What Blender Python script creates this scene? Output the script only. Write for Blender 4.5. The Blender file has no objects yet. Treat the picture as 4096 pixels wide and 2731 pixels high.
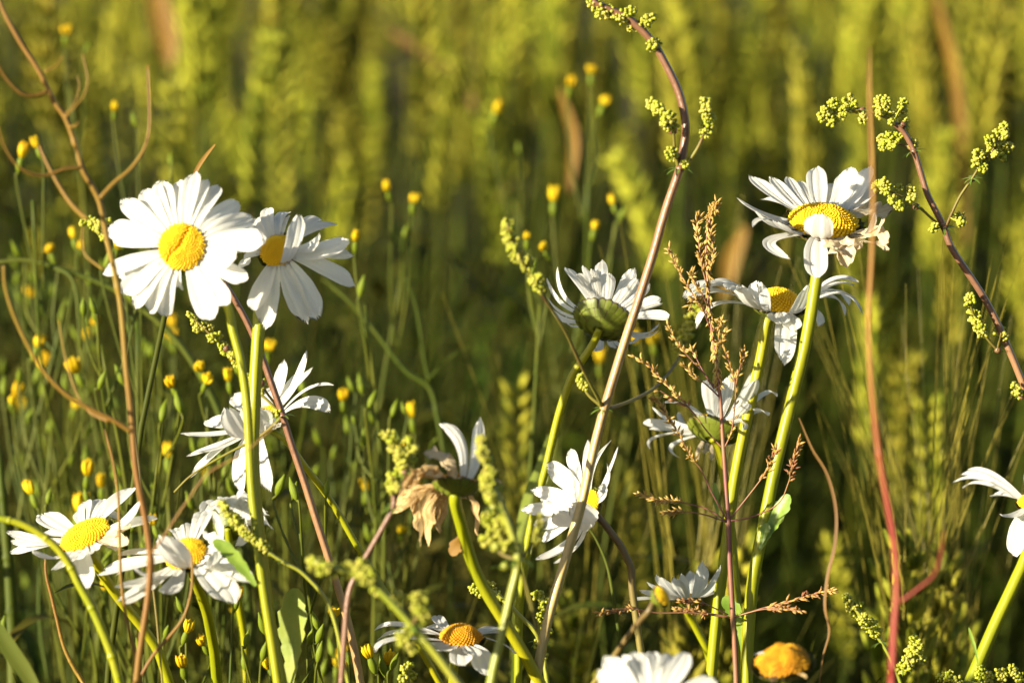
import bpy, math, random
import numpy as np
from mathutils import Vector, noise as mnoise

R = math.radians
sc = bpy.context.scene
col = sc.collection
rng = random.Random(7)

# ------------------------------------------------------------------ camera, sky, sun, exposure
CAM = np.array([0.0, 0.0, 0.64]); PITCH = R(10.0); LENS = 100.0
FWD = np.array([0, math.cos(PITCH), -math.sin(PITCH)])
UP = np.array([0, math.sin(PITCH), math.cos(PITCH)])
RIGHT = np.array([1.0, 0, 0])
cam = bpy.data.objects.new('camera', bpy.data.cameras.new('camera'))
col.objects.link(cam); sc.camera = cam
cam.location = CAM; cam.rotation_euler = (R(90) - PITCH, 0, 0)
cam.data.lens = LENS; cam.data.sensor_width = 36
cam.data.clip_start = 0.01; cam.data.clip_end = 1000
cam.data.dof.use_dof = True
cam.data.dof.focus_distance = 0.80
cam.data.dof.aperture_fstop = 9.0
cam.data.dof.aperture_blades = 7

SUN_EL, SUN_AZ = R(17), R(-57)       # azimuth measured from the camera's back, towards its left
sun_dir = np.array([math.sin(SUN_AZ) * math.cos(SUN_EL), -math.cos(SUN_AZ) * math.cos(SUN_EL), math.sin(SUN_EL)])
world = bpy.data.worlds.new("World"); sc.world = world; world.use_nodes = True
wn = world.node_tree.nodes; wl = world.node_tree.links
sky = wn.new('ShaderNodeTexSky'); sky.sky_type = 'NISHITA'; sky.sun_disc = False
sky.sun_elevation = SUN_EL
sky.sun_rotation = math.atan2(sun_dir[0], sun_dir[1])
bg = wn['Background']; bg.inputs['Strength'].default_value = 0.055
wl.new(sky.outputs[0], bg.inputs['Color'])
sl = bpy.data.lights.new('sun', 'SUN'); sl.energy = 5.0; sl.angle = R(0.5); sl.color = (1.0, 0.90, 0.69)
so = bpy.data.objects.new('sun', sl); col.objects.link(so)
so.rotation_euler = Vector(sun_dir).to_track_quat('Z', 'Y').to_euler()
sc.view_settings.view_transform = 'Standard'; sc.view_settings.look = 'None'
sc.view_settings.exposure = 1.55; sc.view_settings.gamma = 1
sc.cycles.use_denoising = True
sc.cycles.max_bounces = 8; sc.cycles.transparent_max_bounces = 8
sc.cycles.sample_clamp_indirect = 6

# ------------------------------------------------------------------ helpers
def px2m(d): return d * 36 / LENS / 4096            # metres per source pixel at depth d
def ray(x, y):
    k = 36 / LENS / 4096
    return FWD + RIGHT * ((x - 2048) * k) + UP * ((1365.5 - y) * k)
def P(x, y, d): return CAM + ray(x, y) * d           # photo position and distance -> a point of the place
def proj(p):
    v = np.asarray(p) - CAM; d = v @ FWD; k = d * 36 / LENS / 4096
    return np.array([2048 + (v @ RIGHT) / k, 1365.5 - (v @ UP) / k, d])
class Crop:
    def __init__(s, x0, y0, k): s.x0, s.y0, s.k = x0, y0, k
    def __call__(s, x, y): return (s.x0 + x * s.k, s.y0 + y * s.k)
    def many(s, pts): return [s(*p[:2]) + tuple(p[2:]) for p in pts]
DISP = Crop(0, 0, 4096 / 2352)
def unit(v):
    v = np.asarray(v, float); n = np.linalg.norm(v)
    return v / n if n > 1e-12 else v
def rot(v, ax, a):
    ax = unit(ax); return v * math.cos(a) + np.cross(ax, v) * math.sin(a) + ax * (ax @ v) * (1 - math.cos(a))

class MB:
    def __init__(s): s.v = []; s.f = []; s.uv = []; s.n = 0
    def add(s, verts, faces, uvs=None):
        verts = np.asarray(verts, float); o = s.n
        s.v.append(verts); s.n += len(verts)
        s.uv.append(np.asarray(uvs, float) if uvs is not None else np.zeros((len(verts), 2)))
        s.f.extend([tuple(i + o for i in f) for f in faces])
    def build(s, name, mat, parent=None, origin=None, smooth=True):
        v = np.concatenate(s.v); uv = np.concatenate(s.uv)
        if origin is not None: v = v - np.asarray(origin)
        me = bpy.data.meshes.new(name)
        me.from_pydata(v.tolist(), [], s.f)
        ly = me.uv_layers.new(name='UVMap')
        idx = np.empty(len(me.loops), np.int32); me.loops.foreach_get('vertex_index', idx)
        ly.data.foreach_set('uv', uv[idx].ravel().astype(np.float32))
        if smooth: me.polygons.foreach_set('use_smooth', [True] * len(me.polygons))
        me.materials.append(mat); me.update()
        o = bpy.data.objects.new(name, me); col.objects.link(o)
        if parent is not None: o.parent = parent
        return o

def spline(pts, n=6):
    p = [np.asarray(q, float) for q in pts]
    if len(p) < 3:
        return [p[0] + (p[-1] - p[0]) * t for t in np.linspace(0, 1, n + 1)]
    p = [2 * p[0] - p[1]] + p + [2 * p[-1] - p[-2]]; out = []
    for i in range(1, len(p) - 2):
        for k in range(n):
            t = k / n; a, b, c, d = p[i - 1], p[i], p[i + 1], p[i + 2]
            out.append(0.5 * (2 * b + (c - a) * t + (2 * a - 5 * b + 4 * c - d) * t * t + (3 * b - a - 3 * c + d) * t ** 3))
    out.append(p[-2]); return out
def tube(mb, pts, r0, r1=None, sides=8, ridge=0.0, cap=True, rf=None):
    pts = [np.asarray(p, float) for p in pts]; n = len(pts)
    r1 = r0 if r1 is None else r1
    t = [unit(pts[min(i + 1, n - 1)] - pts[max(i - 1, 0)]) for i in range(n)]
    a = np.cross(t[0], [0.3, 0.9, 0.2]); a = unit(a); V = []; U = []; ln = 0
    for i in range(n):
        a = unit(a - t[i] * (a @ t[i])); b = np.cross(t[i], a)
        f = i / max(n - 1, 1); r = r0 + (r1 - r0) * f
        if rf: r *= rf(f)
        if i: ln += np.linalg.norm(pts[i] - pts[i - 1])
        for k in range(sides):
            an = 2 * math.pi * k / sides; rr = r * (1 + (ridge if k % 2 else -ridge))
            V.append(pts[i] + (a * math.cos(an) + b * math.sin(an)) * rr); U.append((k / sides, ln * 10))
    F = [(i * sides + k, i * sides + (k + 1) % sides, (i + 1) * sides + (k + 1) % sides, (i + 1) * sides + k)
         for i in range(n - 1) for k in range(sides)]
    if cap: F += [tuple(range(sides))[::-1], tuple((n - 1) * sides + k for k in range(sides))]
    mb.add(V, F, U)
def to_ground(pts, sway=0.10):
    """carry a stem on from its last point down to the soil"""
    a, b = np.asarray(pts[-2]), np.asarray(pts[-1]); t = unit(b - a)
    if b[2] < 0.01: return [np.array(b)]
    g = np.array([b[0] + t[0] * sway, b[1] + t[1] * sway, -0.01])
    c = b + t * b[2] * 0.4
    return [b * (1 - s) ** 2 + c * 2 * s * (1 - s) + g * s * s for s in np.linspace(0.15, 1, 7)]
def line_px(pts, d, d2=None):
    d2 = d if d2 is None else d2; n = len(pts)
    return [P(p[0], p[1], (p[2] if len(p) > 2 else d + (d2 - d) * i / max(n - 1, 1))) for i, p in enumerate(pts)]
_ico = None
def ico():
    global _ico
    if _ico is None:
        g = (1 + 5 ** .5) / 2
        v = [(-1, g, 0), (1, g, 0), (-1, -g, 0), (1, -g, 0), (0, -1, g), (0, 1, g), (0, -1, -g), (0, 1, -g), (g, 0, -1), (g, 0, 1), (-g, 0, -1), (-g, 0, 1)]
        f = [(0, 11, 5), (0, 5, 1), (0, 1, 7), (0, 7, 10), (0, 10, 11), (1, 5, 9), (5, 11, 4), (11, 10, 2), (10, 7, 6), (7, 1, 8), (3, 9, 4), (3, 4, 2), (3, 2, 6), (3, 6, 8), (3, 8, 9), (4, 9, 5), (2, 4, 11), (6, 2, 10), (8, 6, 7), (9, 8, 1)]
        _ico = (np.array([unit(q) for q in v]), f)
    return _ico
def bead(mb, c, r, stretch=None, k=1.0):
    v, f = ico(); v = v * r
    if stretch is not None:
        s = unit(stretch); v = v + np.outer(v @ s, s) * (k - 1)
    mb.add(v + np.asarray(c), f, np.full((12, 2), rng.random()))
def spindle(mb, a, b, r, sides=6, fat=0.45, rings=5):
    """a seed / bud shape from a to b"""
    a = np.asarray(a); b = np.asarray(b)
    tube(mb, [a + (b - a) * t for t in np.linspace(0, 1, rings + 1)], r, r, sides,
         rf=lambda t: max(0.12, math.sin(math.pi * min(1, max(0, t ** (math.log(0.5) / math.log(fat)))))))
def blade(mb, pts, w, nrm, fold=0.15, tw=0.0, prof=None, nu=4):
    """a leaf blade along pts; nrm = direction its face looks at"""
    n = len(pts); V = []; U = []
    for i, p in enumerate(pts):
        t = unit(np.asarray(pts[min(i + 1, n - 1)]) - np.asarray(pts[max(i - 1, 0)]))
        s = unit(np.cross(t, nrm)); s = rot(s, t, tw * i / n); m = np.cross(s, t); f = i / (n - 1)
        ww = w * (prof(f) if prof else math.sin(math.pi * (0.12 + 0.88 * f)) ** 0.6 + 0.02)
        for k in range(nu + 1):
            u = k / nu * 2 - 1
            V.append(np.asarray(p) + s * u * ww / 2 + m * abs(u) * ww * fold); U.append((k / nu, f))
    F = [(i * (nu + 1) + k, i * (nu + 1) + k + 1, (i + 1) * (nu + 1) + k + 1, (i + 1) * (nu + 1) + k) for i in range(n - 1) for k in range(nu)]
    mb.add(V, F, U)

def tag(o, label=None, cat=None, group=None, kind=None):
    for k, v in (('label', label), ('category', cat), ('group', group), ('kind', kind)):
        if v: o[k] = v
    return o
def thing(name, label, cat, loc, group=None):
    o = bpy.data.objects.new(name, None); col.objects.link(o); o.location = tuple(loc); o.empty_display_size = 0.01
    return tag(o, label, cat, group)
def copy_tree(o, parent=None):
    c = o.copy(); col.objects.link(c)
    if parent is not None: c.parent = parent
    for ch in list(o.children): copy_tree(ch, c)
    return c

# ------------------------------------------------------------------ materials
def mat(name, c1, c2=None, scale=60, rough=0.5, spec=0.4, trans=0.0, coords='Object', stretch=(1, 1, 1), lo=0.35, hi=0.65, bump=0.0, bscale=None, tcol=None, sheen=0, rand=0.0):
    m = bpy.data.materials.new(name); m.use_nodes = True
    nt = m.node_tree; N = nt.nodes; L = nt.links; b = N['Principled BSDF']
    b.inputs['Roughness'].default_value = rough
    b.inputs['Specular IOR Level'].default_value = spec
    tc = N.new('ShaderNodeTexCoord'); mp = N.new('ShaderNodeMapping'); mp.inputs['Scale'].default_value = stretch
    L.new(tc.outputs[coords], mp.inputs['Vector'])
    nz = N.new('ShaderNodeTexNoise'); nz.inputs['Scale'].default_value = scale; nz.inputs['Detail'].default_value = 4
    L.new(mp.outputs[0], nz.inputs['Vector'])
    cr = N.new('ShaderNodeValToRGB')
    cr.color_ramp.elements[0].position = lo; cr.color_ramp.elements[0].color = (*c1, 1)
    cr.color_ramp.elements[1].position = hi; cr.color_ramp.elements[1].color = (*(c2 or c1), 1)
    L.new(nz.outputs['Fac'], cr.inputs[0]); out = cr.outputs[0]
    if rand:
        oi = N.new('ShaderNodeObjectInfo'); hs = N.new('ShaderNodeHueSaturation')
        mr = N.new('ShaderNodeMapRange'); mr.inputs['To Min'].default_value = 1 - rand; mr.inputs['To Max'].default_value = 1 + rand
        mh = N.new('ShaderNodeMapRange'); mh.inputs['To Min'].default_value = 0.5 - rand * .05; mh.inputs['To Max'].default_value = 0.5 + rand * .04
        L.new(oi.outputs['Random'], mr.inputs[0]); L.new(mr.outputs[0], hs.inputs['Value'])
        L.new(oi.outputs['Random'], mh.inputs[0]); L.new(mh.outputs[0], hs.inputs['Hue'])
        L.new(out, hs.inputs['Color']); out = hs.outputs[0]
    L.new(out, b.inputs['Base Color'])
    if bump:
        bn = N.new('ShaderNodeBump'); bn.inputs['Strength'].default_value = bump; bn.inputs['Distance'].default_value = 0.0005
        n2 = N.new('ShaderNodeTexNoise'); n2.inputs['Scale'].default_value = bscale or scale; n2.inputs['Detail'].default_value = 3
        L.new(mp.outputs[0], n2.inputs['Vector']); L.new(n2.outputs['Fac'], bn.inputs['Height']); L.new(bn.outputs[0], b.inputs['Normal'])
    if trans:
        tr = N.new('ShaderNodeBsdfTranslucent'); mx = N.new('ShaderNodeMixShader'); mx.inputs[0].default_value = trans
        if tcol:
            tr.inputs['Color'].default_value = (*tcol, 1)
        else: L.new(out, tr.inputs['Color'])
        L.new(b.outputs[0], mx.inputs[1]); L.new(tr.outputs[0], mx.inputs[2])
        L.new(mx.outputs[0], N['Material Output'].inputs['Surface'])
    return m
M = {}
M['petal'] = mat('petal_white', (0.82, 0.81, 0.76), (0.88, 0.87, 0.83), 6, 0.55, 0.2, 0.48, 'UV', (14, 0.5, 1), bump=0.6, bscale=3, tcol=(0.86, 0.85, 0.76))
M['petal_old'] = mat('petal_withered', (0.52, 0.38, 0.19), (0.80, 0.70, 0.50), 9, 0.6, 0.2, 0.35, 'UV', (4, 1, 1), bump=0.5, bscale=5)
M['petal_brown'] = mat('petal_brown', (0.36, 0.19, 0.05), (0.80, 0.62, 0.32), 8, 0.6, 0.2, 0.35, 'UV', (4, 1, 1), bump=0.5, bscale=5)
M['disc'] = mat('floret_yellow', (0.72, 0.42, 0.008), (0.80, 0.52, 0.012), 300, 0.55, 0.25)
M['disc_old'] = mat('floret_orange', (0.45, 0.19, 0.008), (0.60, 0.30, 0.012), 300, 0.6, 0.2)
M['stem'] = mat('stem_green', (0.20, 0.225, 0.004), (0.29, 0.27, 0.006), 40, 0.42, 0.35, 0, stretch=(1, 1, .15), bump=0.25, bscale=500)
M['stem_dark'] = mat('stem_purple_brown', (0.11, 0.065, 0.03), (0.20, 0.17, 0.03), 28, 0.45, 0.5, 0, stretch=(1, 1, .3), bump=0.2, bscale=500)
M['sorrel'] = mat('sorrel_stem_brown', (0.19, 0.085, 0.016), (0.22, 0.14, 0.014), 22, 0.5, 0.3, 0, stretch=(1, 1, .5), bump=0.35, bscale=300)
M['sorrel_red'] = mat('sorrel_stem_red', (0.36, 0.045, 0.03), (0.46, 0.22, 0.045), 9, 0.5, 0.4, 0, stretch=(1, 1, .6), bump=0.2, bscale=300)
M['galium_stem'] = mat('bedstraw_stem', (0.24, 0.11, 0.06), (0.44, 0.34, 0.13), 20, 0.38, 0.6, 0, stretch=(1, 1, .4), bump=0.3, bscale=600)
M['galium_green'] = mat('bedstraw_stem_green', (0.18, 0.21, 0.015), (0.28, 0.26, 0.03), 24, 0.42, 0.5, 0, stretch=(1, 1, .4), bump=0.3, bscale=600)
M['galium_bud'] = mat('bedstraw_bud', (0.30, 0.34, 0.018), (0.42, 0.38, 0.07), 350, 0.55, 0.25, 0.15)
M['galium_leaf'] = mat('bedstraw_leaf', (0.09, 0.15, 0.02), (0.15, 0.22, 0.03), 200, 0.5, 0.3, 0.25)
M['leaf'] = mat('daisy_leaf', (0.13, 0.22, 0.02), (0.22, 0.31, 0.04), 180, 0.42, 0.45, 0.25, bump=0.3, bscale=400)
M['leaf_pale'] = mat('daisy_leaf_pale', (0.22, 0.28, 0.04), (0.28, 0.32, 0.05), 180, 0.5, 0.35, 0.3, bump=0.3, bscale=400)
M['panicle'] = mat('panicle_tan', (0.46, 0.28, 0.07), (0.60, 0.42, 0.13), 120, 0.55, 0.25, 0.25)
M['panicle_red'] = mat('panicle_purple', (0.24, 0.09, 0.05), (0.52, 0.33, 0.09), 300, 0.55, 0.25, 0.2)
M['panicle_stem'] = mat('panicle_stem', (0.17, 0.055, 0.05), (0.26, 0.13, 0.05), 60, 0.45, 0.4)
M['nip_stem'] = mat('nipplewort_stem', (0.045, 0.065, 0.004), (0.10, 0.105, 0.008), 40, 0.55, 0.2)
M['nip_bud'] = mat('nipplewort_bud', (0.10, 0.16, 0.008), (0.19, 0.22, 0.014), 9, 0.55, 0.2, 0.15, 'UV', (8, .3, 1), bump=0.3, bscale=8)
M['nip_yellow'] = mat('nipplewort_yellow', (0.68, 0.42, 0.005), (0.74, 0.54, 0.008), 200, 0.55, 0.2, 0.25)
M['ear'] = mat('wheat_ear', (0.10, 0.12, 0.007), (0.40, 0.375, 0.035), 110, 0.6, 0.12, 0.12, lo=.40, hi=.58, rand=0.35)  # husk colour varies; the strong dark mottling also paints in dappled light
M['awn'] = mat('wheat_awn', (0.17, 0.175, 0.010), (0.24, 0.22, 0.014), 50, 0.5, 0.2, 0.12, rand=0.25)
M['awn_pale'] = mat('pale_awn', (0.20, 0.18, 0.02), (0.30, 0.24, 0.04), 50, 0.35, 0.5, 0.1)
M['straw'] = mat('wheat_stem', (0.035, 0.05, 0.003), (0.065, 0.075, 0.004), 30, 0.6, 0.12, 0, rand=0.25)
M['blade'] = mat('wheat_leaf', (0.014, 0.030, 0.002), (0.040, 0.055, 0.003), 12, 0.65, 0.1, 0.12, rand=0.35)
M['blade_dry'] = mat('dry_leaf', (0.17, 0.085, 0.008), (0.23, 0.125, 0.012), 30, 0.6, 0.25, 0.2)
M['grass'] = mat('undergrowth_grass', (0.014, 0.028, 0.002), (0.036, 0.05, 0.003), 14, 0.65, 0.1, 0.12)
M['grass_green'] = mat('grass_blade', (0.06, 0.085, 0.006), (0.095, 0.11, 0.012), 30, 0.55, 0.2, 0.25)
M['twig'] = mat('dull_brown_straw', (0.085, 0.042, 0.008), (0.14, 0.075, 0.016), 40, 0.6, 0.25)
M['dim_green'] = mat('dim_green_blade', (0.05, 0.10, 0.008), (0.08, 0.13, 0.012), 30, 0.75, 0.1, 0.15)
M['soil'] = mat('soil', (0.035, 0.025, 0.015), (0.07, 0.05, 0.03), 30, 0.9, 0.1, bump=0.6, bscale=60)
def bract_mat():
    m = bpy.data.materials.new('bract_green'); m.use_nodes = True
    N = m.node_tree.nodes; L = m.node_tree.links; b = N['Principled BSDF']; b.inputs['Roughness'].default_value = 0.5
    uv = N.new('ShaderNodeUVMap'); sx = N.new('ShaderNodeSeparateXYZ'); L.new(uv.outputs[0], sx.inputs[0])
    a = N.new('ShaderNodeMath'); a.operation = 'SUBTRACT'; a.inputs[1].default_value = .5; L.new(sx.outputs[0], a.inputs[0])
    a2 = N.new('ShaderNodeMath'); a2.operation = 'ABSOLUTE'; L.new(a.outputs[0], a2.inputs[0])
    a3 = N.new('ShaderNodeMath'); a3.operation = 'MULTIPLY'; a3.inputs[1].default_value = 1.7; L.new(a2.outputs[0], a3.inputs[0])
    mx = N.new('ShaderNodeMath'); mx.operation = 'MAXIMUM'; L.new(a3.outputs[0], mx.inputs[0]); L.new(sx.outputs[1], mx.inputs[1])
    cr = N.new('ShaderNodeValToRGB'); e = cr.color_ramp.elements
    e[0].position = .55; e[0].color = (.11, .135, .009, 1); e[1].position = .80; e[1].color = (.05, .028, .008, 1)
    L.new(mx.outputs[0], cr.inputs[0]); L.new(cr.outputs[0], b.inputs['Base Color']); return m
M['bract'] = bract_mat()
def red_stem():
    m = mat('sorrel_stem_red', (0.33, 0.03, 0.02), (0.36, 0.05, 0.03), 9, 0.5, 0.4)
    N = m.node_tree.nodes; L = m.node_tree.links; b = N['Principled BSDF']
    tc = N.new('ShaderNodeTexCoord'); sx = N.new('ShaderNodeSeparateXYZ'); L.new(tc.outputs['Generated'], sx.inputs[0])
    nz = N.new('ShaderNodeTexNoise'); nz.inputs['Scale'].default_value = 30; L.new(tc.outputs['Object'], nz.inputs['Vector'])
    ad = N.new('ShaderNodeMath'); ad.operation = 'MULTIPLY_ADD'; ad.inputs[1].default_value = .14; L.new(nz.outputs['Fac'], ad.inputs[0]); L.new(sx.outputs[2], ad.inputs[2])
    cr = N.new('ShaderNodeValToRGB'); e = cr.color_ramp.elements
    e[0].position = .87; e[0].color = (.23, .028, .016, 1); e[1].position = .97; e[1].color = (.27, .125, .012, 1)
    L.new(ad.outputs[0], cr.inputs[0]); L.new(cr.outputs[0], b.inputs['Base Color']); return m
M['sorrel_red'] = red_stem()
def grad_stem():
    m = mat('bedstraw_stem_fading', (0.2, 0.1, 0.05), (0.3, 0.2, 0.1), 9, 0.4, 0.5, bump=.3, bscale=600)
    N = m.node_tree.nodes; L = m.node_tree.links; b = N['Principled BSDF']
    tc = N.new('ShaderNodeTexCoord'); sx = N.new('ShaderNodeSeparateXYZ'); L.new(tc.outputs['Generated'], sx.inputs[0])
    nz = N.new('ShaderNodeTexNoise'); nz.inputs['Scale'].default_value = 45; L.new(tc.outputs['Object'], nz.inputs['Vector'])
    ad = N.new('ShaderNodeMath'); ad.operation = 'MULTIPLY_ADD'; ad.inputs[1].default_value = .16; L.new(nz.outputs['Fac'], ad.inputs[0]); L.new(sx.outputs[2], ad.inputs[2])
    cr = N.new('ShaderNodeValToRGB'); e = cr.color_ramp.elements
    e[0].position = .86; e[0].color = (.40, .30, .11, 1); e[1].position = 1.0; e[1].color = (.15, .07, .035, 1)
    k = cr.color_ramp.elements.new(.93); k.color = (.26, .14, .06, 1)
    L.new(ad.outputs[0], cr.inputs[0]); L.new(cr.outputs[0], b.inputs['Base Color']); return m
M['galium_grad'] = grad_stem()
M['galium_branch'] = mat('bedstraw_branch', (0.12, 0.07, 0.025), (0.16, 0.15, 0.02), 60, 0.5, 0.25)

# ------------------------------------------------------------------ ground
g = MB(); n = 40
xs = np.linspace(-150, 150, n + 1); ys = np.linspace(-100, 300, n + 1)
g.add([(x, y, 0) for y in ys for x in xs], [(j * (n + 1) + i, j * (n + 1) + i + 1, (j + 1) * (n + 1) + i + 1, (j + 1) * (n + 1) + i) for j in range(n) for i in range(n)])
tag(g.build('ground', M['soil'], smooth=False), kind='structure')

# ------------------------------------------------------------------ oxeye daisies
def cam_dir(v):                       # (right, up, towards the camera) -> world
    return unit(RIGHT * v[0] + UP * v[1] - FWD * v[2])
def petal_mesh(p0, p1, p2, w, side0, nref, rnd, crumple=0.0, roll=0.0, nu=8, nv=18, cup=0.10):
    pts = [p0 * (1 - t) ** 2 + p1 * 2 * t * (1 - t) + p2 * t * t for t in np.linspace(0, 1, nv + 1)]
    V = []; U = []; s = side0; tooth = rnd.uniform(0.02, 0.10); sk = rnd.uniform(-.06, .06)
    wv = rnd.uniform(-1, 1); ph = rnd.uniform(0, 6)
    for i, p in enumerate(pts):
        v = i / nv
        t = unit(pts[min(i + 1, nv)] - pts[max(i - 1, 0)])
        s = unit(s - t * (s @ t)); sr = rot(s, t, roll * v); m = np.cross(t, sr)
        if m @ nref < 0 and i == 0: pass
        f = min(1.0, 0.42 + 0.95 * v ** 0.75)
        if v > 0.74: f *= max(0.0, 1 - ((v - 0.74) / 0.268) ** 2.5) ** 0.5
        ww = w * f
        Lp = np.linalg.norm(p2 - p0)
        for k in range(nu + 1):
            u = k / nu * 2 - 1
            z = cup * ww * (u * u - 0.4) + 0.05 * ww * math.cos(u * math.pi * 2.5)
            z += 0.05 * w * math.sin(v * 5 + ph) * u * wv
            q = p + sr * u * ww / 2 + m * z
            if v > 0.6: q = q - t * Lp * (v - .6) / .4 * (tooth * (1 - math.cos(3 * math.pi * u)) * .5 + sk * u)
            if crumple:
                nz = mnoise.noise_vector(Vector(q * 260 + ph)); q = q + np.array(nz) * crumple * (v ** 0.7) * w
            V.append(q); U.append((k / nu, v))
    F = [(i * (nu + 1) + k, i * (nu + 1) + k + 1, (i + 1) * (nu + 1) + k + 1, (i + 1) * (nu + 1) + k) for i in range(nv) for k in range(nu)]
    mb = MB(); mb.add(V, F, U); return mb

def head_frame(n):
    u = unit(np.cross([0.123, 0.3, 1.0], n)); return u, np.cross(n, u)
def solve_petal(C, n, Rd, tip_px, L, base_px, d0):
    u, v = head_frame(n); rr = ray(*tip_px); best = None; kpx = px2m(d0)
    for th in np.linspace(0, 2 * math.pi, 180, endpoint=False):
        er = u * math.cos(th) + v * math.sin(th); et = np.cross(n, er)
        b = C + er * Rd * 0.92
        a = CAM - b; A = rr @ rr; B = rr @ a; Cc = a @ a - L * L; disc = B * B - A * Cc
        ds = [-B / A] if disc <= 0 else [(-B - math.sqrt(disc)) / A, (-B + math.sqrt(disc)) / A]
        for d in ds:
            t = CAM + rr * d; w = (t - b) / L
            cost = 2 * (w @ et) ** 2 + 0.25 * (w @ n + 0.1) ** 2 + (0.5 * min(0, (w @ er) - 0.3) ** 2)
            if base_px is not None:
                q = proj(b); cost += 2.5 * ((q[0] - base_px[0]) ** 2 + (q[1] - base_px[1]) ** 2) * (kpx / Rd) ** 2
            if best is None or cost < best[0]: best = (cost, b, t, er, et)
    return best[1:]

def disc_mesh(C, n, Rd, h, N=260, groove=None, rnd=random, size=1.0, lump=0.0):
    u, v = head_frame(n); mb = MB()
    gd = None
    if groove:
        gd = [(cam_dir((x, y, 0)) ) for x, y in groove]
        gd = [(g_ @ u * math.hypot(x, y), g_ @ v * math.hypot(x, y)) for g_, (x, y) in zip(gd, groove)]
    def surf(x, y):
        r = math.hypot(x, y); z = h * max(0, 1 - r ** 2.4)
        z -= 0.10 * h * math.exp(-(r / .25) ** 2)
        if gd:
            dm = 9
            for (ax, ay), (bx, by) in zip(gd[:-1], gd[1:]):
                dx, dy = bx - ax, by - ay; tt = max(0, min(1, ((x - ax) * dx + (y - ay) * dy) / (dx * dx + dy * dy + 1e-9)))
                dm = min(dm, math.hypot(x - ax - tt * dx, y - ay - tt * dy))
            z -= Rd * 0.22 * math.exp(-(dm / 0.085) ** 2)
        if lump: z += lump * Rd * mnoise.noise(Vector((x * 2.3, y * 2.3, 4.7)))
        return C + (u * x + v * y) * Rd + n * z
    nr, na = 10, 28; V = []; F = []
    for i in range(nr + 1):
        for k in range(na):
            a = 2 * math.pi * k / na; V.append(surf(i / nr * .98 * math.cos(a), i / nr * .98 * math.sin(a)) - n * Rd * 0.02)
    F = [(i * na + k, i * na + (k + 1) % na, (i + 1) * na + (k + 1) % na, (i + 1) * na + k) for i in range(nr) for k in range(na)]
    mb.add(V, F)
    for i in range(N):
        r = math.sqrt((i + .5) / N) * .985; a = i * 2.399963
        c = surf(r * math.cos(a), r * math.sin(a))
        e = 0.004
        px_ = surf(r * math.cos(a) + e, r * math.sin(a)) - c; py_ = surf(r * math.cos(a), r * math.sin(a) + e) - c
        nn = unit(np.cross(px_, py_)); s = Rd * 1.12 / math.sqrt(N) * (0.72 + .35 * r) * rnd.uniform(.85, 1.15) * size
        bead(mb, c + nn * s * .2, s, nn, 1.5 + .5 * (r > .8) * rnd.random())
    return mb
def receptacle_mesh(C, n, Rd, rs, depth, rnd):
    u, v = head_frame(n); mb = MB(); prof = []
    for t in np.linspace(0, 1, 9):
        prof.append((rs * .9 + (Rd * 1.0 - rs * .9) * math.sin(t * math.pi / 2) ** .8, -depth * (1 - t) ** 1.5))
    na = 28; V = []; U = []
    for r, z in prof:
        for k in range(na):
            a = 2 * math.pi * k / na; V.append(C + (u * math.cos(a) + v * math.sin(a)) * r + n * z); U.append((.5, .3))
    F = [(i * na + k, i * na + (k + 1) % na, (i + 1) * na + (k + 1) % na, (i + 1) * na + k) for i in range(8) for k in range(na)]
    mb.add(V, F, U)
    for row, (t0, t1, nb) in enumerate(((0.02, 0.5, 16), (0.2, 0.75, 22), (0.42, 1.02, 26))):
        for k in range(nb):
            a = 2 * math.pi * (k + .5 * (row % 2)) / nb + rnd.uniform(-.04, .04)
            er = u * math.cos(a) + v * math.sin(a); et = np.cross(n, er); VV = []; UU = []
            t1r = t1 * rnd.uniform(.94, 1.06)
            for i in range(6):
                f = i / 5; t = t0 + (t1r - t0) * f; tc = min(t, 1)
                r = rs * .9 + (Rd - rs * .9) * math.sin(tc * math.pi / 2) ** .8; z = -depth * (1 - tc) ** 1.5 + max(0, t - 1) * depth
                c = C + (er * (r + Rd * (.045 + .05 * row)) + n * (z - Rd * (.04 + .02 * row) * (1 - tc)))
                w = Rd * 2 * math.pi / nb * .62 * math.sqrt(max(0.02, 1 - f ** 3)) * min(1, r / Rd + .1)
                for q in (-1, 0, 1):
                    VV.append(c + et * q * w + er * (Rd * .025 if q == 0 else -Rd * .015)); UU.append((q * .5 + .5, f))
            mb.add(VV, [(i * 3 + q, i * 3 + q + 1, (i + 1) * 3 + q + 1, (i + 1) * 3 + q) for i in range(5) for q in range(2)], UU)
    return mb

def lobed_leaf(mb, pts, w, nrm, rnd, teeth=7, tip=0.85, fold=.12):
    """spoon shaped leaf with lobed edge"""
    n = len(pts); nu = 6; V = []; U = []
    for i, p in enumerate(pts):
        f = i / (n - 1); t = unit(pts[min(i + 1, n - 1)] - pts[max(i - 1, 0)])
        s = unit(np.cross(t, nrm)); m = np.cross(s, t)
        base = 0.28 + 0.72 * min(1, f / .6) ** 1.3
        if f > .72: base *= max(0, 1 - ((f - .72) / .285) ** 2.2) ** .5
        saw = 1 + .34 * ((f * teeth) % 1.0 - .5) * (1 if f < .9 else 0)
        for k in range(nu + 1):
            u = k / nu * 2 - 1; ww = w * base * (saw if abs(u) > .9 else 1)
            V.append(p + s * u * ww / 2 + m * (abs(u) * fold + .03 * math.sin(f * 9 + u * 3)) * ww); U.append((k / nu, f))
    mb.add(V, [(i * (nu + 1) + k, i * (nu + 1) + k + 1, (i + 1) * (nu + 1) + k + 1, (i + 1) * (nu + 1) + k) for i in range(n - 1) for k in range(nu)], U)

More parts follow.
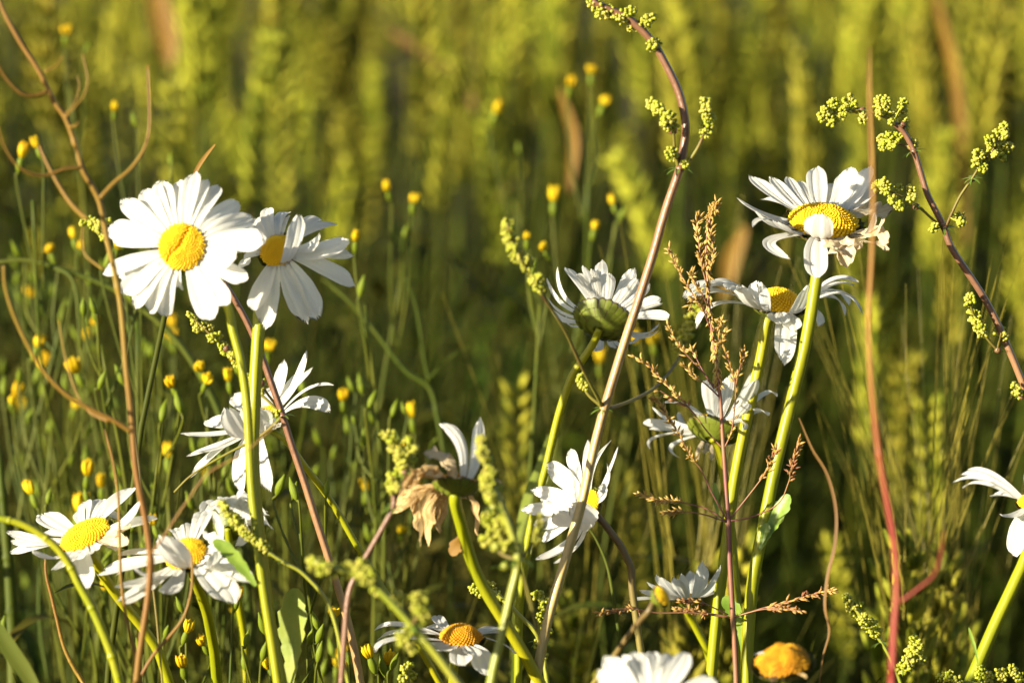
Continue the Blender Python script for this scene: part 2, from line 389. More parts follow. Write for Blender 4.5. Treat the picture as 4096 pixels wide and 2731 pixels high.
GD = 'oxeye daisies in flower'
def daisy(label, cr, center, Rpx, n, d, petals, stem, stem_d2=None, L=0.0165, dome=0.42, discmat='disc', rdepth=0.5, stem_w=26, stemmat='stem',
          groove=None, leaves=(), name='oxeye_daisy', cat='daisy', seed=1, N=320, sway=0.10, dsize=1.0, wk=1.15, lump=0.0):
    rnd = random.Random(seed); n = cam_dir(n)
    C = P(*cr(*center), d); Rd = Rpx * cr.k * px2m(d)
    rs = stem_w * px2m(d) / 2 * 1.1
    sp = [C - n * (Rd * rdepth * .9)] + line_px(stem, d, stem_d2)
    full = spline(sp, 6); gnd = to_ground(full, sway); full = full + gnd
    root = thing(name, label, cat, (gnd[-1][0], gnd[-1][1], 0), GD); o = np.array(root.location)
    mb = MB(); tube(mb, full, rs, rs * 1.05, 16, ridge=.10); mb.build('stem', M[stemmat], root, o)
    rc = receptacle_mesh(C, n, Rd * 1.03, rs, Rd * rdepth, rnd).build('receptacle', M['bract'], root, o)
    disc_mesh(C, n, Rd * .97, Rd * dome, N, groove, rnd, size=dsize, lump=lump).build('disc', M[discmat], root, o)
    for pt in petals:
        x, y = pt[:2]; op = pt[2] if len(pt) > 2 else {}
        b = cr(*op['b']) if 'b' in op else None
        LL = op.get('L', L) * rnd.uniform(.97, 1.03)
        p0, p2, er, et = solve_petal(C, n, Rd, cr(x, y), LL, b, d)
        vec = p2 - p0; Lr = np.linalg.norm(vec); rad = vec @ er
        if 'm' in op:
            mx_, my_ = cr(*op['m']); dm = (proj(p0)[2] + proj(p2)[2]) / 2 + op.get('md', 0)
            p1 = 2 * P(mx_, my_, dm) - .5 * (p0 + p2)
        elif rad > .25 * Lr:
            p1 = p0 + unit(er + n * op.get('lift', 0.12)) * Lr * .48
        else:
            p1 = p0 + unit(er * .55 + n * .25 + vec / Lr * .8) * Lr * .5
        w = op.get('w', 130) * cr.k * px2m(d) * wk
        crm = op.get('c', 0) * 1.9
        pm = petal_mesh(p0, p1, p2, w, et, n, rnd, crm, op.get('r', rnd.uniform(-.35, .35) if not crm else rnd.uniform(-1.6, 1.6)))
        po = pm.build('petal', M[op.get('mat', 'petal_old' if crm else 'petal')], root, o)
        if crm: po['label'] = 'shrivelled cream petal' if op.get('mat') != 'petal_brown' else 'shrivelled brown petal'
    for lf in leaves:
        lb = MB(); pts = spline(line_px(lf['p'], lf.get('d', d)), 7)
        lobed_leaf(lb, pts, lf['w'] * px2m(d), cam_dir(lf.get('n', (-.3, .3, .9))), rnd, lf.get('t', 6))
        lb.build('leaf', M[lf.get('mat', 'leaf')], root, o)
    return root

A = Crop(380, 660, 1050 / 2352); B = Crop(680, 1360, 750 / 1809); Cc = Crop(0, 1900, 1100 / 2352); Dd = Crop(2150, 1000, 600 / 2091)
E = Crop(2850, 620, 800 / 2281); Fc = Crop(2700, 1050, 800 / 2352); G = Crop(2500, 1420, 700 / 2195); H = Crop(2050, 1700, 600 / 1568)
I = Crop(1500, 1620, 600 / 1568); J = Crop(1450, 2350, 700 / 2352); K = Crop(2350, 2200, 650 / 1919); Lc = Crop(2350, 2000, 1000 / 2145)
Mc = Crop(3650, 1800, 446 / 1399); Nn = Crop(3200, 350, 896 / 2161); O = Crop(2500, 1300, 800 / 1568); Q = Crop(2500, 750, 500 / 1307)
def p_(x, y, bx, by, w, **k): return (x, y, dict(b=(bx, by), w=w, **k))

daisy('wide open white daisy facing the camera, groove across its yellow centre', A, (780, 735), 215, (-.12, .10, .98), .755, [
    p_(245, 300, 600, 620, 165), p_(450, 215, 640, 590, 165), p_(600, 135, 700, 560, 180), p_(745, 145, 760, 545, 130), p_(890, 68, 810, 540, 150),
    p_(995, 125, 850, 545, 120), p_(1115, 185, 890, 570, 140), p_(1300, 345, 930, 600, 140), p_(1430, 470, 960, 640, 150), p_(1540, 675, 990, 700, 190, L=.019),
    p_(1250, 850, 985, 790, 180), p_(1480, 590, 985, 670, 150), p_(1360, 1035, 960, 840, 150), p_(1200, 1250, 900, 890, 165), p_(1050, 1385, 850, 920, 200),
    p_(740, 1090, 760, 930, 150, L=.012), p_(620, 1355, 720, 920, 165), p_(480, 1310, 670, 890, 175), p_(350, 1280, 640, 870, 140), p_(255, 1165, 610, 850, 175), p_(75, 960, 580, 800, 130),
    p_(200, 990, 590, 810, 190), p_(112, 560, 575, 680, 190), p_(150, 650, 570, 700, 150), p_(540, 180, 670, 570, 140), p_(1180, 480, 940, 610, 120)],
    DISP.many([(515, 690), (535, 760), (553, 830), (566, 920), (572, 1010), (578, 1120), (590, 1230), (606, 1360), (625, 1480), (638, 1568)]), .750,
    groove=[(.30, .70), (.10, .30), (0, .05), (-.35, -.25), (-.62, -.58)], stem_w=30, seed=11, dome=.38, wk=1.10)
daisy('white daisy tucked behind the biggest daisy, one petal standing over its disc', A, (1640, 770), 165, (-.2, .5, .84), .775, [
    p_(1560, 380, 1560, 610, 110), p_(1745, 425, 1620, 620, 100), p_(1830, 440, 1690, 890, 195, L=.0175, lift=.8), p_(2020, 480, 1800, 640, 100), p_(2165, 525, 1800, 680, 110),
    p_(2285, 680, 1800, 860, 170), p_(2310, 800, 1800, 800, 110), p_(2325, 1060, 1800, 850, 130), p_(2010, 1380, 1750, 930, 200), p_(1885, 1415, 1710, 945, 160),
    p_(1510, 1460, 1640, 940, 190), p_(1430, 1305, 1560, 920, 175), p_(1390, 880, 1490, 810, 160), p_(1445, 480, 1520, 640, 110), p_(1640, 470, 1640, 610, 120), p_(1690, 480, 1690, 620, 120), p_(1350, 700, 1480, 750, 130), p_(2000, 640, 1790, 730, 120)],
    DISP.many([(601, 690), (594, 760), (588, 850), (583, 950), (581, 1040), (586, 1140), (598, 1260), (615, 1400), (632, 1500), (645, 1568)]), .762, stem_w=42, seed=12, dome=.5,
    leaves=[dict(p=DISP.many([(668, 1568), (672, 1500), (676, 1430), (680, 1350)]), w=135, d=.77, mat='leaf_pale', t=5, n=(-.5, .1, .85)), dict(p=DISP.many([(588, 1345), (570, 1320), (530, 1270), (490, 1240)]), w=55, d=.745)])
daisy('white daisy leaning left behind two green stems and a brown stem', B, (890, 780), 215, (-.42, .8, .42), .805, [
    p_(1325, 90, 1020, 640, 150), p_(1092, 190, 980, 640, 120), p_(1380, 268, 1060, 660, 110), p_(1275, 300, 1050, 660, 100), p_(1240, 435, 1060, 670, 80),
    p_(1580, 438, 1090, 700, 55, m=(1330, 470)), p_(1545, 698, 1090, 720, 140, m=(1320, 600)), p_(610, 530, 800, 690, 160), p_(545, 645, 800, 890, 210), p_(720, 615, 860, 880, 210), p_(830, 650, 930, 850, 200),
    p_(360, 770, 700, 860, 150), p_(105, 905, 700, 880, 120), p_(160, 1125, 720, 900, 100), p_(255, 1082, 740, 910, 110), p_(195, 1322, 760, 940, 120, m=(440, 1080)),
    p_(685, 1475, 780, 940, 140), p_(955, 1460, 870, 920, 160), p_(1030, 800, 950, 790, 110), p_(950, 460, 940, 660, 110)],
    DISP.many([(655, 1010), (700, 1070), (760, 1150), (830, 1270), (900, 1385), (960, 1480), (1010, 1568)]), .83, seed=13, dome=.4, L=.0185, stem_w=22)
daisy('white daisy tilted skyward at lower left behind an arching green stem', Cc, (730, 515), 232, (-.36, .82, .44), .782, [
    p_(350, 325, 570, 470, 190), p_(740, 215, 720, 400, 120), p_(870, 205, 800, 395, 130), p_(1135, 105, 890, 410, 190), p_(1200, 240, 930, 430, 170), p_(1330, 380, 950, 440, 150),
    p_(690, 290, 680, 410, 110), p_(365, 490, 530, 540, 130), p_(52, 478, 510, 560, 90), p_(90, 570, 510, 580, 120), p_(78, 662, 520, 600, 100), p_(285, 640, 540, 620, 110),
    p_(610, 720, 700, 630, 170), p_(490, 800, 590, 640, 140), p_(755, 975, 680, 640, 165, L=.017), p_(800, 640, 800, 600, 150), p_(1100, 440, 900, 470, 110, c=.15), p_(1085, 570, 880, 530, 130, c=.2), p_(1000, 380, 840, 400, 130)],
    Cc.many([(790, 700), (850, 800), (930, 930), (1030, 1070), (1120, 1180), (1240, 1330), (1350, 1500), (1430, 1720)]), .80, seed=14, dome=.30, L=.0165, stem_w=34, dsize=.9)
daisy('white daisy at lower left with a broad petal folded across its yellow disc', Cc, (1590, 680), 185, (-.22, .74, .63), .762, [
    p_(1385, 510, 1620, 775, 200, L=.0165), p_(1810, 330, 1770, 620, 160), p_(1745, 300, 1720, 560, 150), p_(1650, 420, 1680, 540, 140), p_(1490, 490, 1580, 550, 120),
    p_(1000, 685, 1420, 670, 80), p_(885, 800, 1420, 700, 100), p_(840, 845, 1430, 720, 80), p_(985, 862, 1440, 740, 80), p_(1045, 920, 1450, 760, 80), p_(990, 1080, 1480, 780, 100), p_(1052, 1102, 1500, 790, 100),
    p_(1150, 775, 1470, 760, 170), p_(1420, 1012, 1530, 810, 150), p_(1992, 1098, 1720, 770, 230, L=.018), p_(2155, 925, 1770, 720, 170), p_(1840, 640, 1690, 740, 120), p_(980, 960, 1460, 770, 80)],
    Cc.many([(1650, 830), (1680, 920), (1720, 1030), (1770, 1180), (1800, 1330), (1830, 1500), (1850, 1720)]), .80, seed=15, dome=.5, L=.0185, stem_w=34)
daisy('half hidden white daisy behind a double stem and small green bud cluster', Cc, (1960, 430), 120, (.1, .35, -.93), .835, [
    (2105, 150, dict(w=120)), (2128, 230, dict(w=110)), (2265, 300, dict(w=110)), (2292, 338, dict(w=90)), (2315, 450, dict(w=110)), (1900, 570, dict(w=120)), (2010, 590, dict(w=120)),
    (1760, 340, dict(w=150)), (1800, 270, dict(w=140)), (1900, 220, dict(w=130)), (1780, 500, dict(w=130)), (2180, 540, dict(w=110))],
    Cc.many([(1960, 560), (1980, 700), (2010, 900), (2050, 1150), (2090, 1400), (2110, 1720)]), .85, seed=16, stem_w=24)
daisy('white daisy seen from below, showing its green cup and fanned petals', Dd, (915, 960), 362, (.27, .71, -.65), .815, [
    p_(122, 378, 560, 880, 115), p_(275, 240, 640, 820, 125), p_(405, 245, 690, 800, 150), p_(645, 220, 780, 780, 140), p_(880, 150, 880, 780, 195), p_(1015, 325, 960, 790, 140), p_(1335, 245, 1060, 830, 190),
    p_(1395, 395, 1120, 860, 130), p_(1560, 440, 1180, 910, 165), p_(1705, 655, 1230, 950, 150), p_(1725, 735, 1250, 980, 120), p_(1838, 920, 1270, 1030, 165), p_(1690, 1020, 1270, 1060, 110), p_(1695, 1110, 1260, 1090, 110),
    p_(148, 665, 570, 910, 90), p_(195, 830, 570, 960, 130), p_(405, 920, 590, 1030, 70), p_(810, 1415, 930, 1180, 140, L=.014), p_(1065, 1358, 1030, 1180, 130, L=.013), p_(1400, 1195, 1180, 1130, 120), p_(1190, 1305, 1110, 1160, 110), p_(560, 330, 730, 790, 130), p_(760, 260, 830, 780, 130)],
    DISP.many([(1362, 790), (1335, 830), (1312, 868), (1290, 930), (1275, 985), (1255, 1070), (1236, 1140), (1215, 1230), (1200, 1330), (1192, 1420), (1190, 1568)]), .83, seed=17, L=.0170, stem_w=27, rdepth=.58, dome=.35, wk=1.0)
daisy('large white daisy high on the right with dry curled petals on one side', E, (1265, 775), 402, (.06, .88, .48), .80, [
    p_(440, 235, 890, 660, 170, L=.021), p_(272, 490, 860, 740, 150), p_(490, 650, 870, 770, 130), p_(568, 505, 880, 680, 130), p_(670, 245, 960, 620, 170), p_(860, 250, 1010, 590, 140), p_(1010, 295, 1100, 580, 120),
    p_(1180, 138, 1200, 570, 215), p_(1370, 320, 1340, 570, 130), p_(1610, 138, 1400, 580, 210), p_(1785, 125, 1480, 600, 200), p_(1820, 305, 1560, 640, 210), p_(1500, 200, 1450, 590, 180),
    p_(1780, 525, 1630, 690, 80, mat='petal_old'), p_(1870, 555, 1650, 740, 80, mat='petal_old'), p_(2025, 655, 1665, 800, 150, c=.35), p_(1850, 650, 1670, 830, 80), p_(1960, 740, 1660, 850, 90, c=.3), p_(2010, 980, 1640, 900, 130, c=.3, m=(1850, 870)),
    p_(2045, 1085, 1600, 930, 120, c=.35), p_(1590, 1120, 1400, 950, 240, c=.4), p_(1700, 1050, 1520, 940, 150, c=.35), p_(1400, 1100, 1370, 950, 170, c=.4),
    p_(468, 825, 870, 800, 70, m=(610, 725)), p_(885, 1175, 900, 870, 130, m=(650, 990)), p_(715, 750, 1060, 920, 170, L=.0135, r=.3), p_(1215, 665, 1220, 950, 290, L=.0105, r=0), p_(1190, 1402, 1100, 945, 235, r=0, L=.0165)],
    DISP.many([(1884, 560), (1878, 620), (1866, 700), (1850, 790), (1828, 880), (1806, 970), (1783, 1065), (1763, 1160), (1745, 1250), (1730, 1330), (1721, 1420), (1716, 1500), (1715, 1568)]), .80, seed=18, L=.0185, stem_w=40, dome=.42, N=420,
    leaves=[dict(p=DISP.many([(1745, 1262), (1765, 1222), (1790, 1180), (1812, 1135)]), w=72, d=.798, n=(-.5, .3, .8)), dict(p=DISP.many([(1748, 1250), (1756, 1225), (1762, 1200)]), w=40, d=.797)])
daisy('drooping white daisy beside the tan grass panicle, petals hanging like a skirt', Fc, (1215, 500), 300, (.08, .93, .32), .815, [
    p_(95, 430, 920, 500, 150, m=(480, 250), L=.026), p_(160, 355, 930, 480, 140, m=(560, 235), L=.025), p_(165, 445, 930, 500, 110, m=(500, 330), L=.024), p_(650, 340, 970, 540, 220, m=(760, 300)), p_(262, 775, 920, 530, 130, m=(480, 490), L=.022),
    p_(985, 215, 1060, 570, 260, r=0, L=.013), p_(760, 255, 990, 550, 240, L=.014), p_(1580, 240, 1330, 570, 240, L=.0135), p_(2162, 238, 1500, 470, 150, m=(1830, 210)), p_(2100, 275, 1500, 450, 110, m=(1850, 260)),
    p_(2055, 500, 1510, 490, 130, m=(1850, 320)), p_(2205, 612, 1510, 490, 110, m=(1950, 360)), p_(2000, 630, 1500, 500, 130, m=(1850, 400)), p_(1690, 755, 1480, 540, 140, m=(1650, 560)), p_(1850, 340, 1510, 470, 130),
    p_(1245, 730, 1130, 580, 235, r=0, L=.0095), p_(1400, 805, 1290, 585, 210, r=0, L=.0105), p_(1260, 1188, 1310, 590, 225, r=0, L=.0175), p_(420, 300, 930, 480, 180, m=(680, 240))],
    DISP.many([(1764, 735), (1752, 800), (1735, 880), (1715, 965), (1697, 1050), (1683, 1130), (1672, 1220), (1660, 1310), (1648, 1400), (1640, 1480), (1632, 1568)]), .82, seed=19, L=.0165, stem_w=38, dome=.62, N=330,
    leaves=[dict(p=DISP.many([(1706, 1500), (1702, 1440), (1685, 1400), (1662, 1370)]), w=64, d=.805, n=(-.4, .2, .9), t=4), dict(p=DISP.many([(1650, 1190), (1645, 1150), (1642, 1108)]), w=28, d=.83)])
daisy('translucent white daisy in side view behind the thin branches of a grass panicle', G, (1120, 925), 300, (.28, .84, -.46), .828, [
    p_(335, 650, 890, 880, 140), p_(530, 600, 940, 850, 160), p_(680, 715, 960, 900, 140), p_(222, 850, 850, 930, 190), p_(318, 932, 840, 970, 120), p_(320, 1168, 840, 1010, 55, m=(400, 1020)), p_(680, 1285, 860, 1040, 60, m=(590, 1130)),
    p_(1050, 335, 1090, 800, 230), p_(1300, 250, 1210, 800, 175), p_(1665, 155, 1300, 810, 170), p_(1640, 300, 1340, 820, 210), p_(1895, 515, 1400, 840, 90, m=(1720, 500)), p_(1785, 760, 1410, 880, 130, m=(1650, 700)),
    p_(1550, 600, 1380, 830, 120), p_(1000, 1245, 1050, 1080, 60, c=.3), p_(1080, 1305, 1100, 1090, 60, c=.3), p_(1480, 930, 1400, 920, 110), p_(640, 980, 860, 990, 120), p_(900, 1330, 930, 1080, 60, c=.25)],
    G.many([(1140, 1090), (1175, 1180), (1215, 1330), (1250, 1568)]) + DISP.many([(1672, 1150), (1682, 1250), (1690, 1350), (1697, 1460), (1703, 1568)]), .835, seed=20, L=.0185, stem_w=30, rdepth=.5, wk=1.0)
daisy('brilliant white daisy in profile facing left behind a slanting pale stem', H, (790, 855), 190, (-.80, .30, .5), .795, [
    p_(350, 420, 690, 690, 190), p_(595, 255, 740, 670, 130), p_(795, 145, 790, 660, 140), p_(1020, 168, 840, 690, 110), p_(1105, 228, 860, 720, 60), p_(188, 690, 680, 770, 130), p_(85, 870, 660, 850, 130),
    p_(225, 1020, 690, 950, 150), p_(300, 1190, 710, 1000, 140), p_(235, 1405, 740, 1020, 170), p_(430, 1445, 780, 1020, 130), p_(990, 400, 860, 740, 80), p_(290, 760, 670, 800, 120), p_(450, 900, 740, 1000, 230), p_(600, 830, 800, 960, 230), p_(560, 620, 700, 720, 150), p_(900, 640, 860, 760, 90)],
    H.many([(900, 960), (960, 1030), (1060, 1160), (1130, 1260), (1190, 1380), (1240, 1500)]) + DISP.many([(1452, 1350), (1460, 1410), (1470, 1480), (1484, 1568)]), .80, seed=21, L=.0185, stem_w=24, stemmat='stem_dark', rdepth=.6)
daisy('withered daisy with brown shrivelled rays and two white petals left upright', I, (850, 830), 215, (.05, .72, -.30), .75, [
    p_(680, 185, 960, 690, 120, m=(890, 390)), p_(1088, 135, 1030, 690, 160), p_(545, 600, 880, 690, 170, c=.25, m=(700, 500), mat='petal_old'), p_(420, 710, 660, 760, 150, c=.4, mat='petal_brown'), p_(305, 830, 620, 800, 150, c=.4, mat='petal_brown'),
    p_(240, 960, 600, 840, 140, c=.4, mat='petal_brown'), p_(370, 1190, 590, 880, 120, c=.4, mat='petal_brown'), p_(420, 1290, 600, 930, 120, c=.3, mat='petal_brown'), p_(470, 1465, 620, 950, 110, c=.3, mat='petal_brown'), p_(560, 1440, 660, 960, 120, c=.3, mat='petal_brown'),
    p_(690, 960, 760, 880, 150, c=.5, mat='petal_brown', L=.006), p_(900, 980, 880, 900, 130, c=.5, mat='petal_brown', L=.005), p_(560, 760, 680, 790, 170, c=.5, mat='petal_old', L=.009), p_(740, 640, 820, 720, 150, c=.5, mat='petal_old', L=.008),
    p_(690, 1340, 740, 990, 100, c=.3, mat='petal_brown'), p_(1050, 1370, 1000, 980, 80, c=.3, mat='petal_brown'), p_(200, 1105, 580, 880, 110, c=.4, mat='petal_brown'), p_(510, 1000, 640, 900, 140, c=.4, mat='petal_brown'), p_(1310, 860, 1120, 800, 80, c=.4, mat='petal_brown'), p_(620, 1180, 680, 980, 130, c=.4, mat='petal_brown'), p_(400, 900, 620, 820, 150, c=.4, mat='petal_brown')],
    DISP.many([(1046, 1155), (1058, 1200), (1072, 1250), (1090, 1305), (1120, 1365), (1160, 1430), (1200, 1495), (1240, 1568)]), .775, seed=22, L=.0165, stem_w=40, rdepth=.55, name='withered_daisy', discmat='disc_old',
    leaves=[dict(p=DISP.many([(1088, 1262), (1075, 1250), (1055, 1248), (1036, 1275)]), w=62, d=.76, mat='blade_dry')])
daisy('flat topped daisy with a bare orange disc behind blurred green buds', J, (1325, 680), 290, (.04, .95, .26), .775, [
    p_(160, 575, 1050, 640, 130, m=(480, 490), L=.02), p_(215, 690, 1050, 660, 120, m=(500, 590), L=.02), p_(185, 862, 1060, 690, 140, m=(420, 690), L=.02), p_(1000, 365, 1080, 660, 160), p_(1060, 835, 1200, 730, 250), p_(1345, 1055, 1310, 740, 270),
    p_(1500, 925, 1430, 740, 210), p_(1650, 1175, 1500, 735, 270), p_(1900, 545, 1590, 660, 220), p_(1990, 640, 1600, 680, 190), p_(2045, 885, 1600, 700, 150, m=(1900, 760)), p_(800, 560, 1060, 650, 200), p_(850, 760, 1090, 710, 200)],
    DISP.many([(1044, 1520), (1040, 1568), (1035, 1640)]), .785, seed=23, L=.0145, stem_w=30, discmat='disc_old', dome=.62)
daisy('smallest white daisy with ragged petals behind a yellow green bud at bottom right', K, (1195, 570), 130, (-.05, .88, -.12), .822, [
    p_(485, 588, 1090, 560, 120), p_(610, 480, 1090, 540, 100), p_(700, 380, 1100, 530, 110), p_(835, 295, 1120, 530, 160), p_(1040, 315, 1160, 520, 140), p_(1120, 275, 1180, 520, 90), p_(1235, 240, 1200, 590, 150), p_(1372, 140, 1250, 530, 140),
    p_(1560, 190, 1290, 550, 110), p_(1555, 320, 1300, 560, 110), p_(1522, 480, 1300, 580, 150), p_(1380, 340, 1270, 570, 70), p_(700, 560, 1080, 570, 120), p_(900, 600, 1100, 600, 130)],
    K.many([(1180, 720), (1220, 800), (1300, 950), (1400, 1150), (1450, 1330), (1480, 1568)]), .83, seed=24, L=.0160, stem_w=26, rdepth=.9)
daisy('pale daisy cut off by the bottom edge with upright petals', K, (760, 1850), 210, (-.05, .22, .97), .705, [
    p_(225, 1235, 600, 1740, 230), p_(580, 1195, 680, 1670, 220), p_(770, 1195, 760, 1650, 220), p_(985, 1225, 840, 1670, 200), p_(1185, 1205, 900, 1700, 200), p_(1525, 1520, 960, 1790, 210), p_(110, 1425, 570, 1790, 180), p_(880, 1230, 800, 1660, 170), p_(400, 1260, 640, 1700, 190), p_(1090, 1270, 870, 1690, 170),
    p_(200, 1900, 560, 1850, 200), p_(1400, 1850, 960, 1850, 200), p_(450, 2200, 650, 2010, 200), p_(800, 2300, 770, 2050, 200), p_(1150, 2200, 880, 2010, 200)],
    K.many([(750, 2150), (745, 2400)]), .72, seed=25, L=.0125, stem_w=30)
daisy('bare orange daisy head without petals at the bottom beside a brown blade', Lc, (1675, 1400), 240, (-.12, .92, .36), .725, [
    p_(1440, 1320, 1500, 1350, 60, L=.005), p_(1560, 1560, 1600, 1500, 60, L=.005, c=.3, mat='petal_brown'), p_(1880, 1520, 1840, 1440, 50, L=.005, c=.3, mat='petal_brown')],
    Lc.many([(1700, 1570), (1705, 1700), (1710, 1800)]), .73, seed=26, stem_w=34, discmat='disc_old', dome=.55, N=330, name='spent_daisy', dsize=.9, lump=.22)
daisy('white daisy cut off by the right edge with thin petals reaching left', Mc, (1500, 640), 180, (-.28, .86, .42), .822, [
    p_(498, 410, 1330, 590, 120, m=(900, 360), L=.022), p_(633, 478, 1340, 620, 110, m=(900, 410), L=.02), p_(605, 310, 1330, 560, 70, m=(900, 330), L=.021), p_(700, 250, 1350, 540, 80, m=(1000, 300), L=.019), p_(1130, 805, 1390, 690, 170), p_(1285, 1335, 1430, 730, 210, L=.0185), p_(1010, 560, 1330, 600, 190, L=.016), p_(1650, 1100, 1560, 720, 180), p_(2100, 700, 1660, 640, 150), p_(1800, 300, 1600, 560, 150), p_(1500, 250, 1480, 540, 150)],
    DISP.many([(2362, 1262), (2330, 1340), (2290, 1425), (2255, 1505), (2228, 1568)]), .815, seed=27, stem_w=42, rdepth=.45, leaves=[dict(p=DISP.many([(2247, 1525), (2240, 1490), (2225, 1440)]), w=14, d=.81)])

def bud(label, cr, c, rpx, n, d, stem, seed=3):
    rnd = random.Random(seed); nn = cam_dir(n); C = P(*cr(*c), d); Rd = rpx * cr.k * px2m(d); rs = 11 * px2m(d)
    full = spline([C - nn * Rd * .9] + line_px(stem, d, d + .02), 6); gnd = to_ground(full)
    root = thing('daisy_bud', label, 'flower bud', (gnd[-1][0], gnd[-1][1], 0)); o = np.array(root.location)
    mb = MB(); tube(mb, full + gnd, rs, rs * 1.2, 10, ridge=.05); mb.build('stem', M['stem_dark'], root, o)
    receptacle_mesh(C, nn, Rd, rs, Rd * 1.1, rnd).build('bracts', M['bract'], root, o)
    disc_mesh(C, nn, Rd * .95, Rd * .5, 90, None, rnd).build('disc', M['disc'], root, o)
bud('blurred yellow green daisy bud on a slanting brown stalk', K, (870, 540), 120, (.65, .45, .35), .72, K.many([(720, 720), (620, 830), (520, 960), (420, 1100), (330, 1230), (200, 1400), (80, 1568)]))

# ------------------------------------------------------------------ bedstraw (sprays of tiny buds on branching stems)
def whorl(mb, c, ax, size, rnd, nl=7):
    ax = unit(ax); u = unit(np.cross(ax, [.2, .5, .9])); v = np.cross(ax, u)
    for k in range(nl):
        a = 2 * math.pi * k / nl + rnd.uniform(-.2, .2); dr = u * math.cos(a) + v * math.sin(a); s = size * rnd.uniform(.7, 1.1)
        pts = [c + dr * s * t + ax * s * (.25 * t - .45 * t * t) for t in np.linspace(0.02, 1, 6)]
        blade(mb, pts, s * .17, ax, fold=.1, nu=2)
def bedstraw(label, d, stem, branches=(), clusters=(), whorls=(), sw=14, d2=None, smat='galium_stem', ground=True, seed=5, bead_mm=.50, wl=55, group=None):
    """stem / branches: photo positions top to bottom; clusters: (x, y, r) in photo pixels"""
    rnd = random.Random(seed); k = px2m(d)
    base = spline(line_px(stem, d, d2), 5); gnd = to_ground(base) if ground else []
    full = base + gnd
    root = thing('bedstraw', label, 'bedstraw', (full[-1][0], full[-1][1], 0), group); o = np.array(root.location)
    mb = MB(); tube(mb, full, sw * k * .40, sw * k * .55, 8, ridge=.17)
    for w in whorls:                         # swollen joints
        bead(mb, P(*w[:2], d), sw * k * .62)
    mb.build('stem', M['galium_grad' if smat == 'galium_stem' else smat], root, o)
    allp = [np.array(proj(p)) for p in base]
    for br in branches:
        bb = MB(); pts = spline(line_px(br, d, d + rnd.uniform(-.008, .008)), 5); tube(bb, pts, max(sw, 18) * k * .25, max(sw, 18) * k * .15, 6)
        bb.build('branch', M['galium_branch'], root, o); allp += [np.array(proj(p)) for p in pts]
    for (x, y, r) in clusters:
        cb = MB(); q = min(allp, key=lambda a: (a[0] - x) ** 2 + (a[1] - y) ** 2)
        c = P(x, y, q[2] + rnd.uniform(-.003, .003)); rm = r * k * 1.03; a = P(q[0], q[1], q[2])
        tube(cb, spline([a, (a + c) / 2 + np.array([0, 0, -.1 * rm]), c], 3), .00025, .0002, 5)
        nb = int(16 + 52 * (rm / .0024) ** 2); ax = unit(c - a + np.array([0, 0, .3 * rm]))
        for i in range(nb):
            v = unit([rnd.gauss(0, 1) for _ in range(3)]) * rm * rnd.uniform(.25, 1) ** .7
            bead(cb, c + v + ax * (v @ ax) * .35, bead_mm / 1000 * rnd.uniform(.7, 1.2), v, 1.25)
        cb.build('bud_cluster', M['galium_bud'], root, o)
    for i, w in enumerate(whorls):
        wb = MB(); c = P(w[0], w[1], min(allp, key=lambda a: (a[0] - w[0]) ** 2 + (a[1] - w[1]) ** 2)[2])
        whorl(wb, c, [rnd.uniform(-.4, .4), rnd.uniform(-.3, .3), 1], (w[2] if len(w) > 2 else wl) * k, rnd)
        wb.build('leaf_whorl', M['galium_leaf'], root, o)
    return root
GB = None
bedstraw('bedstraw at upper right with four bunches of knobbly green buds', .80,
    Nn.many([(890, 330), (990, 420), (1060, 530), (1110, 640), (1170, 840), (1230, 1030), (1320, 1210), (1390, 1350), (1470, 1560)]) + DISP.many([(2252, 670), (2290, 740), (2325, 820), (2360, 905), (2420, 1040)]),
    [Nn.many([(1390, 1350), (1300, 1290), (1200, 1200), (1120, 1140), (1000, 1060), (760, 960)]), Nn.many([(1410, 1340), (1440, 1270), (1480, 1180), (1550, 1040), (1660, 880), (1760, 720), (1850, 620), (1980, 400)]),
     Nn.many([(900, 330), (800, 280), (650, 230), (450, 230), (200, 280)]), Nn.many([(1090, 610), (1000, 560), (850, 530)]), DISP.many([(2292, 805), (2262, 770), (2235, 720), (2228, 690)]), DISP.many([(2292, 800), (2300, 765)]), DISP.many([(2345, 905), (2335, 890)])],
    Nn.many([(200, 290, 20), (250, 225, 19), (330, 170, 25), (310, 310, 25), (420, 240, 25), (480, 150, 29), (530, 210, 16), (610, 300, 22), (760, 150, 25), (830, 140, 21), (770, 250, 21), (850, 240, 21), (990, 150, 19), (975, 230, 21), (1000, 340, 17), (890, 330, 15),
             (800, 500, 23), (870, 480, 21), (820, 560, 21), (890, 560, 19), (960, 480, 19), (1090, 550, 19), (760, 960, 25), (840, 980, 23), (800, 920, 17), (890, 1070, 19), (950, 970, 17), (960, 1140, 19), (1070, 1000, 19), (1075, 1060, 17),
             (1970, 380, 17), (1930, 440, 21), (1990, 450, 15), (1840, 520, 23), (1840, 590, 21), (1930, 560, 19), (2000, 570, 21), (1730, 650, 25), (1700, 720, 21), (1780, 660, 19), (1770, 780, 17), (1950, 670, 15), (1880, 650, 13), (1550, 1250, 21), (1550, 1300, 17), (1290, 1350, 17)])
    + DISP.many([(2228, 690, 26), (2238, 725, 28), (2255, 760, 26), (2245, 745, 20), (2295, 760, 22), (2308, 772, 16), (2335, 893, 22), (2342, 905, 18)]),
    Nn.many([(1390, 1350, 70), (1100, 620, 60), (1120, 1150, 50), (1660, 880, 55), (990, 360, 50), (600, 220, 40)]) + DISP.many([(2292, 803, 60), (2345, 910, 60)]), sw=26, seed=31)
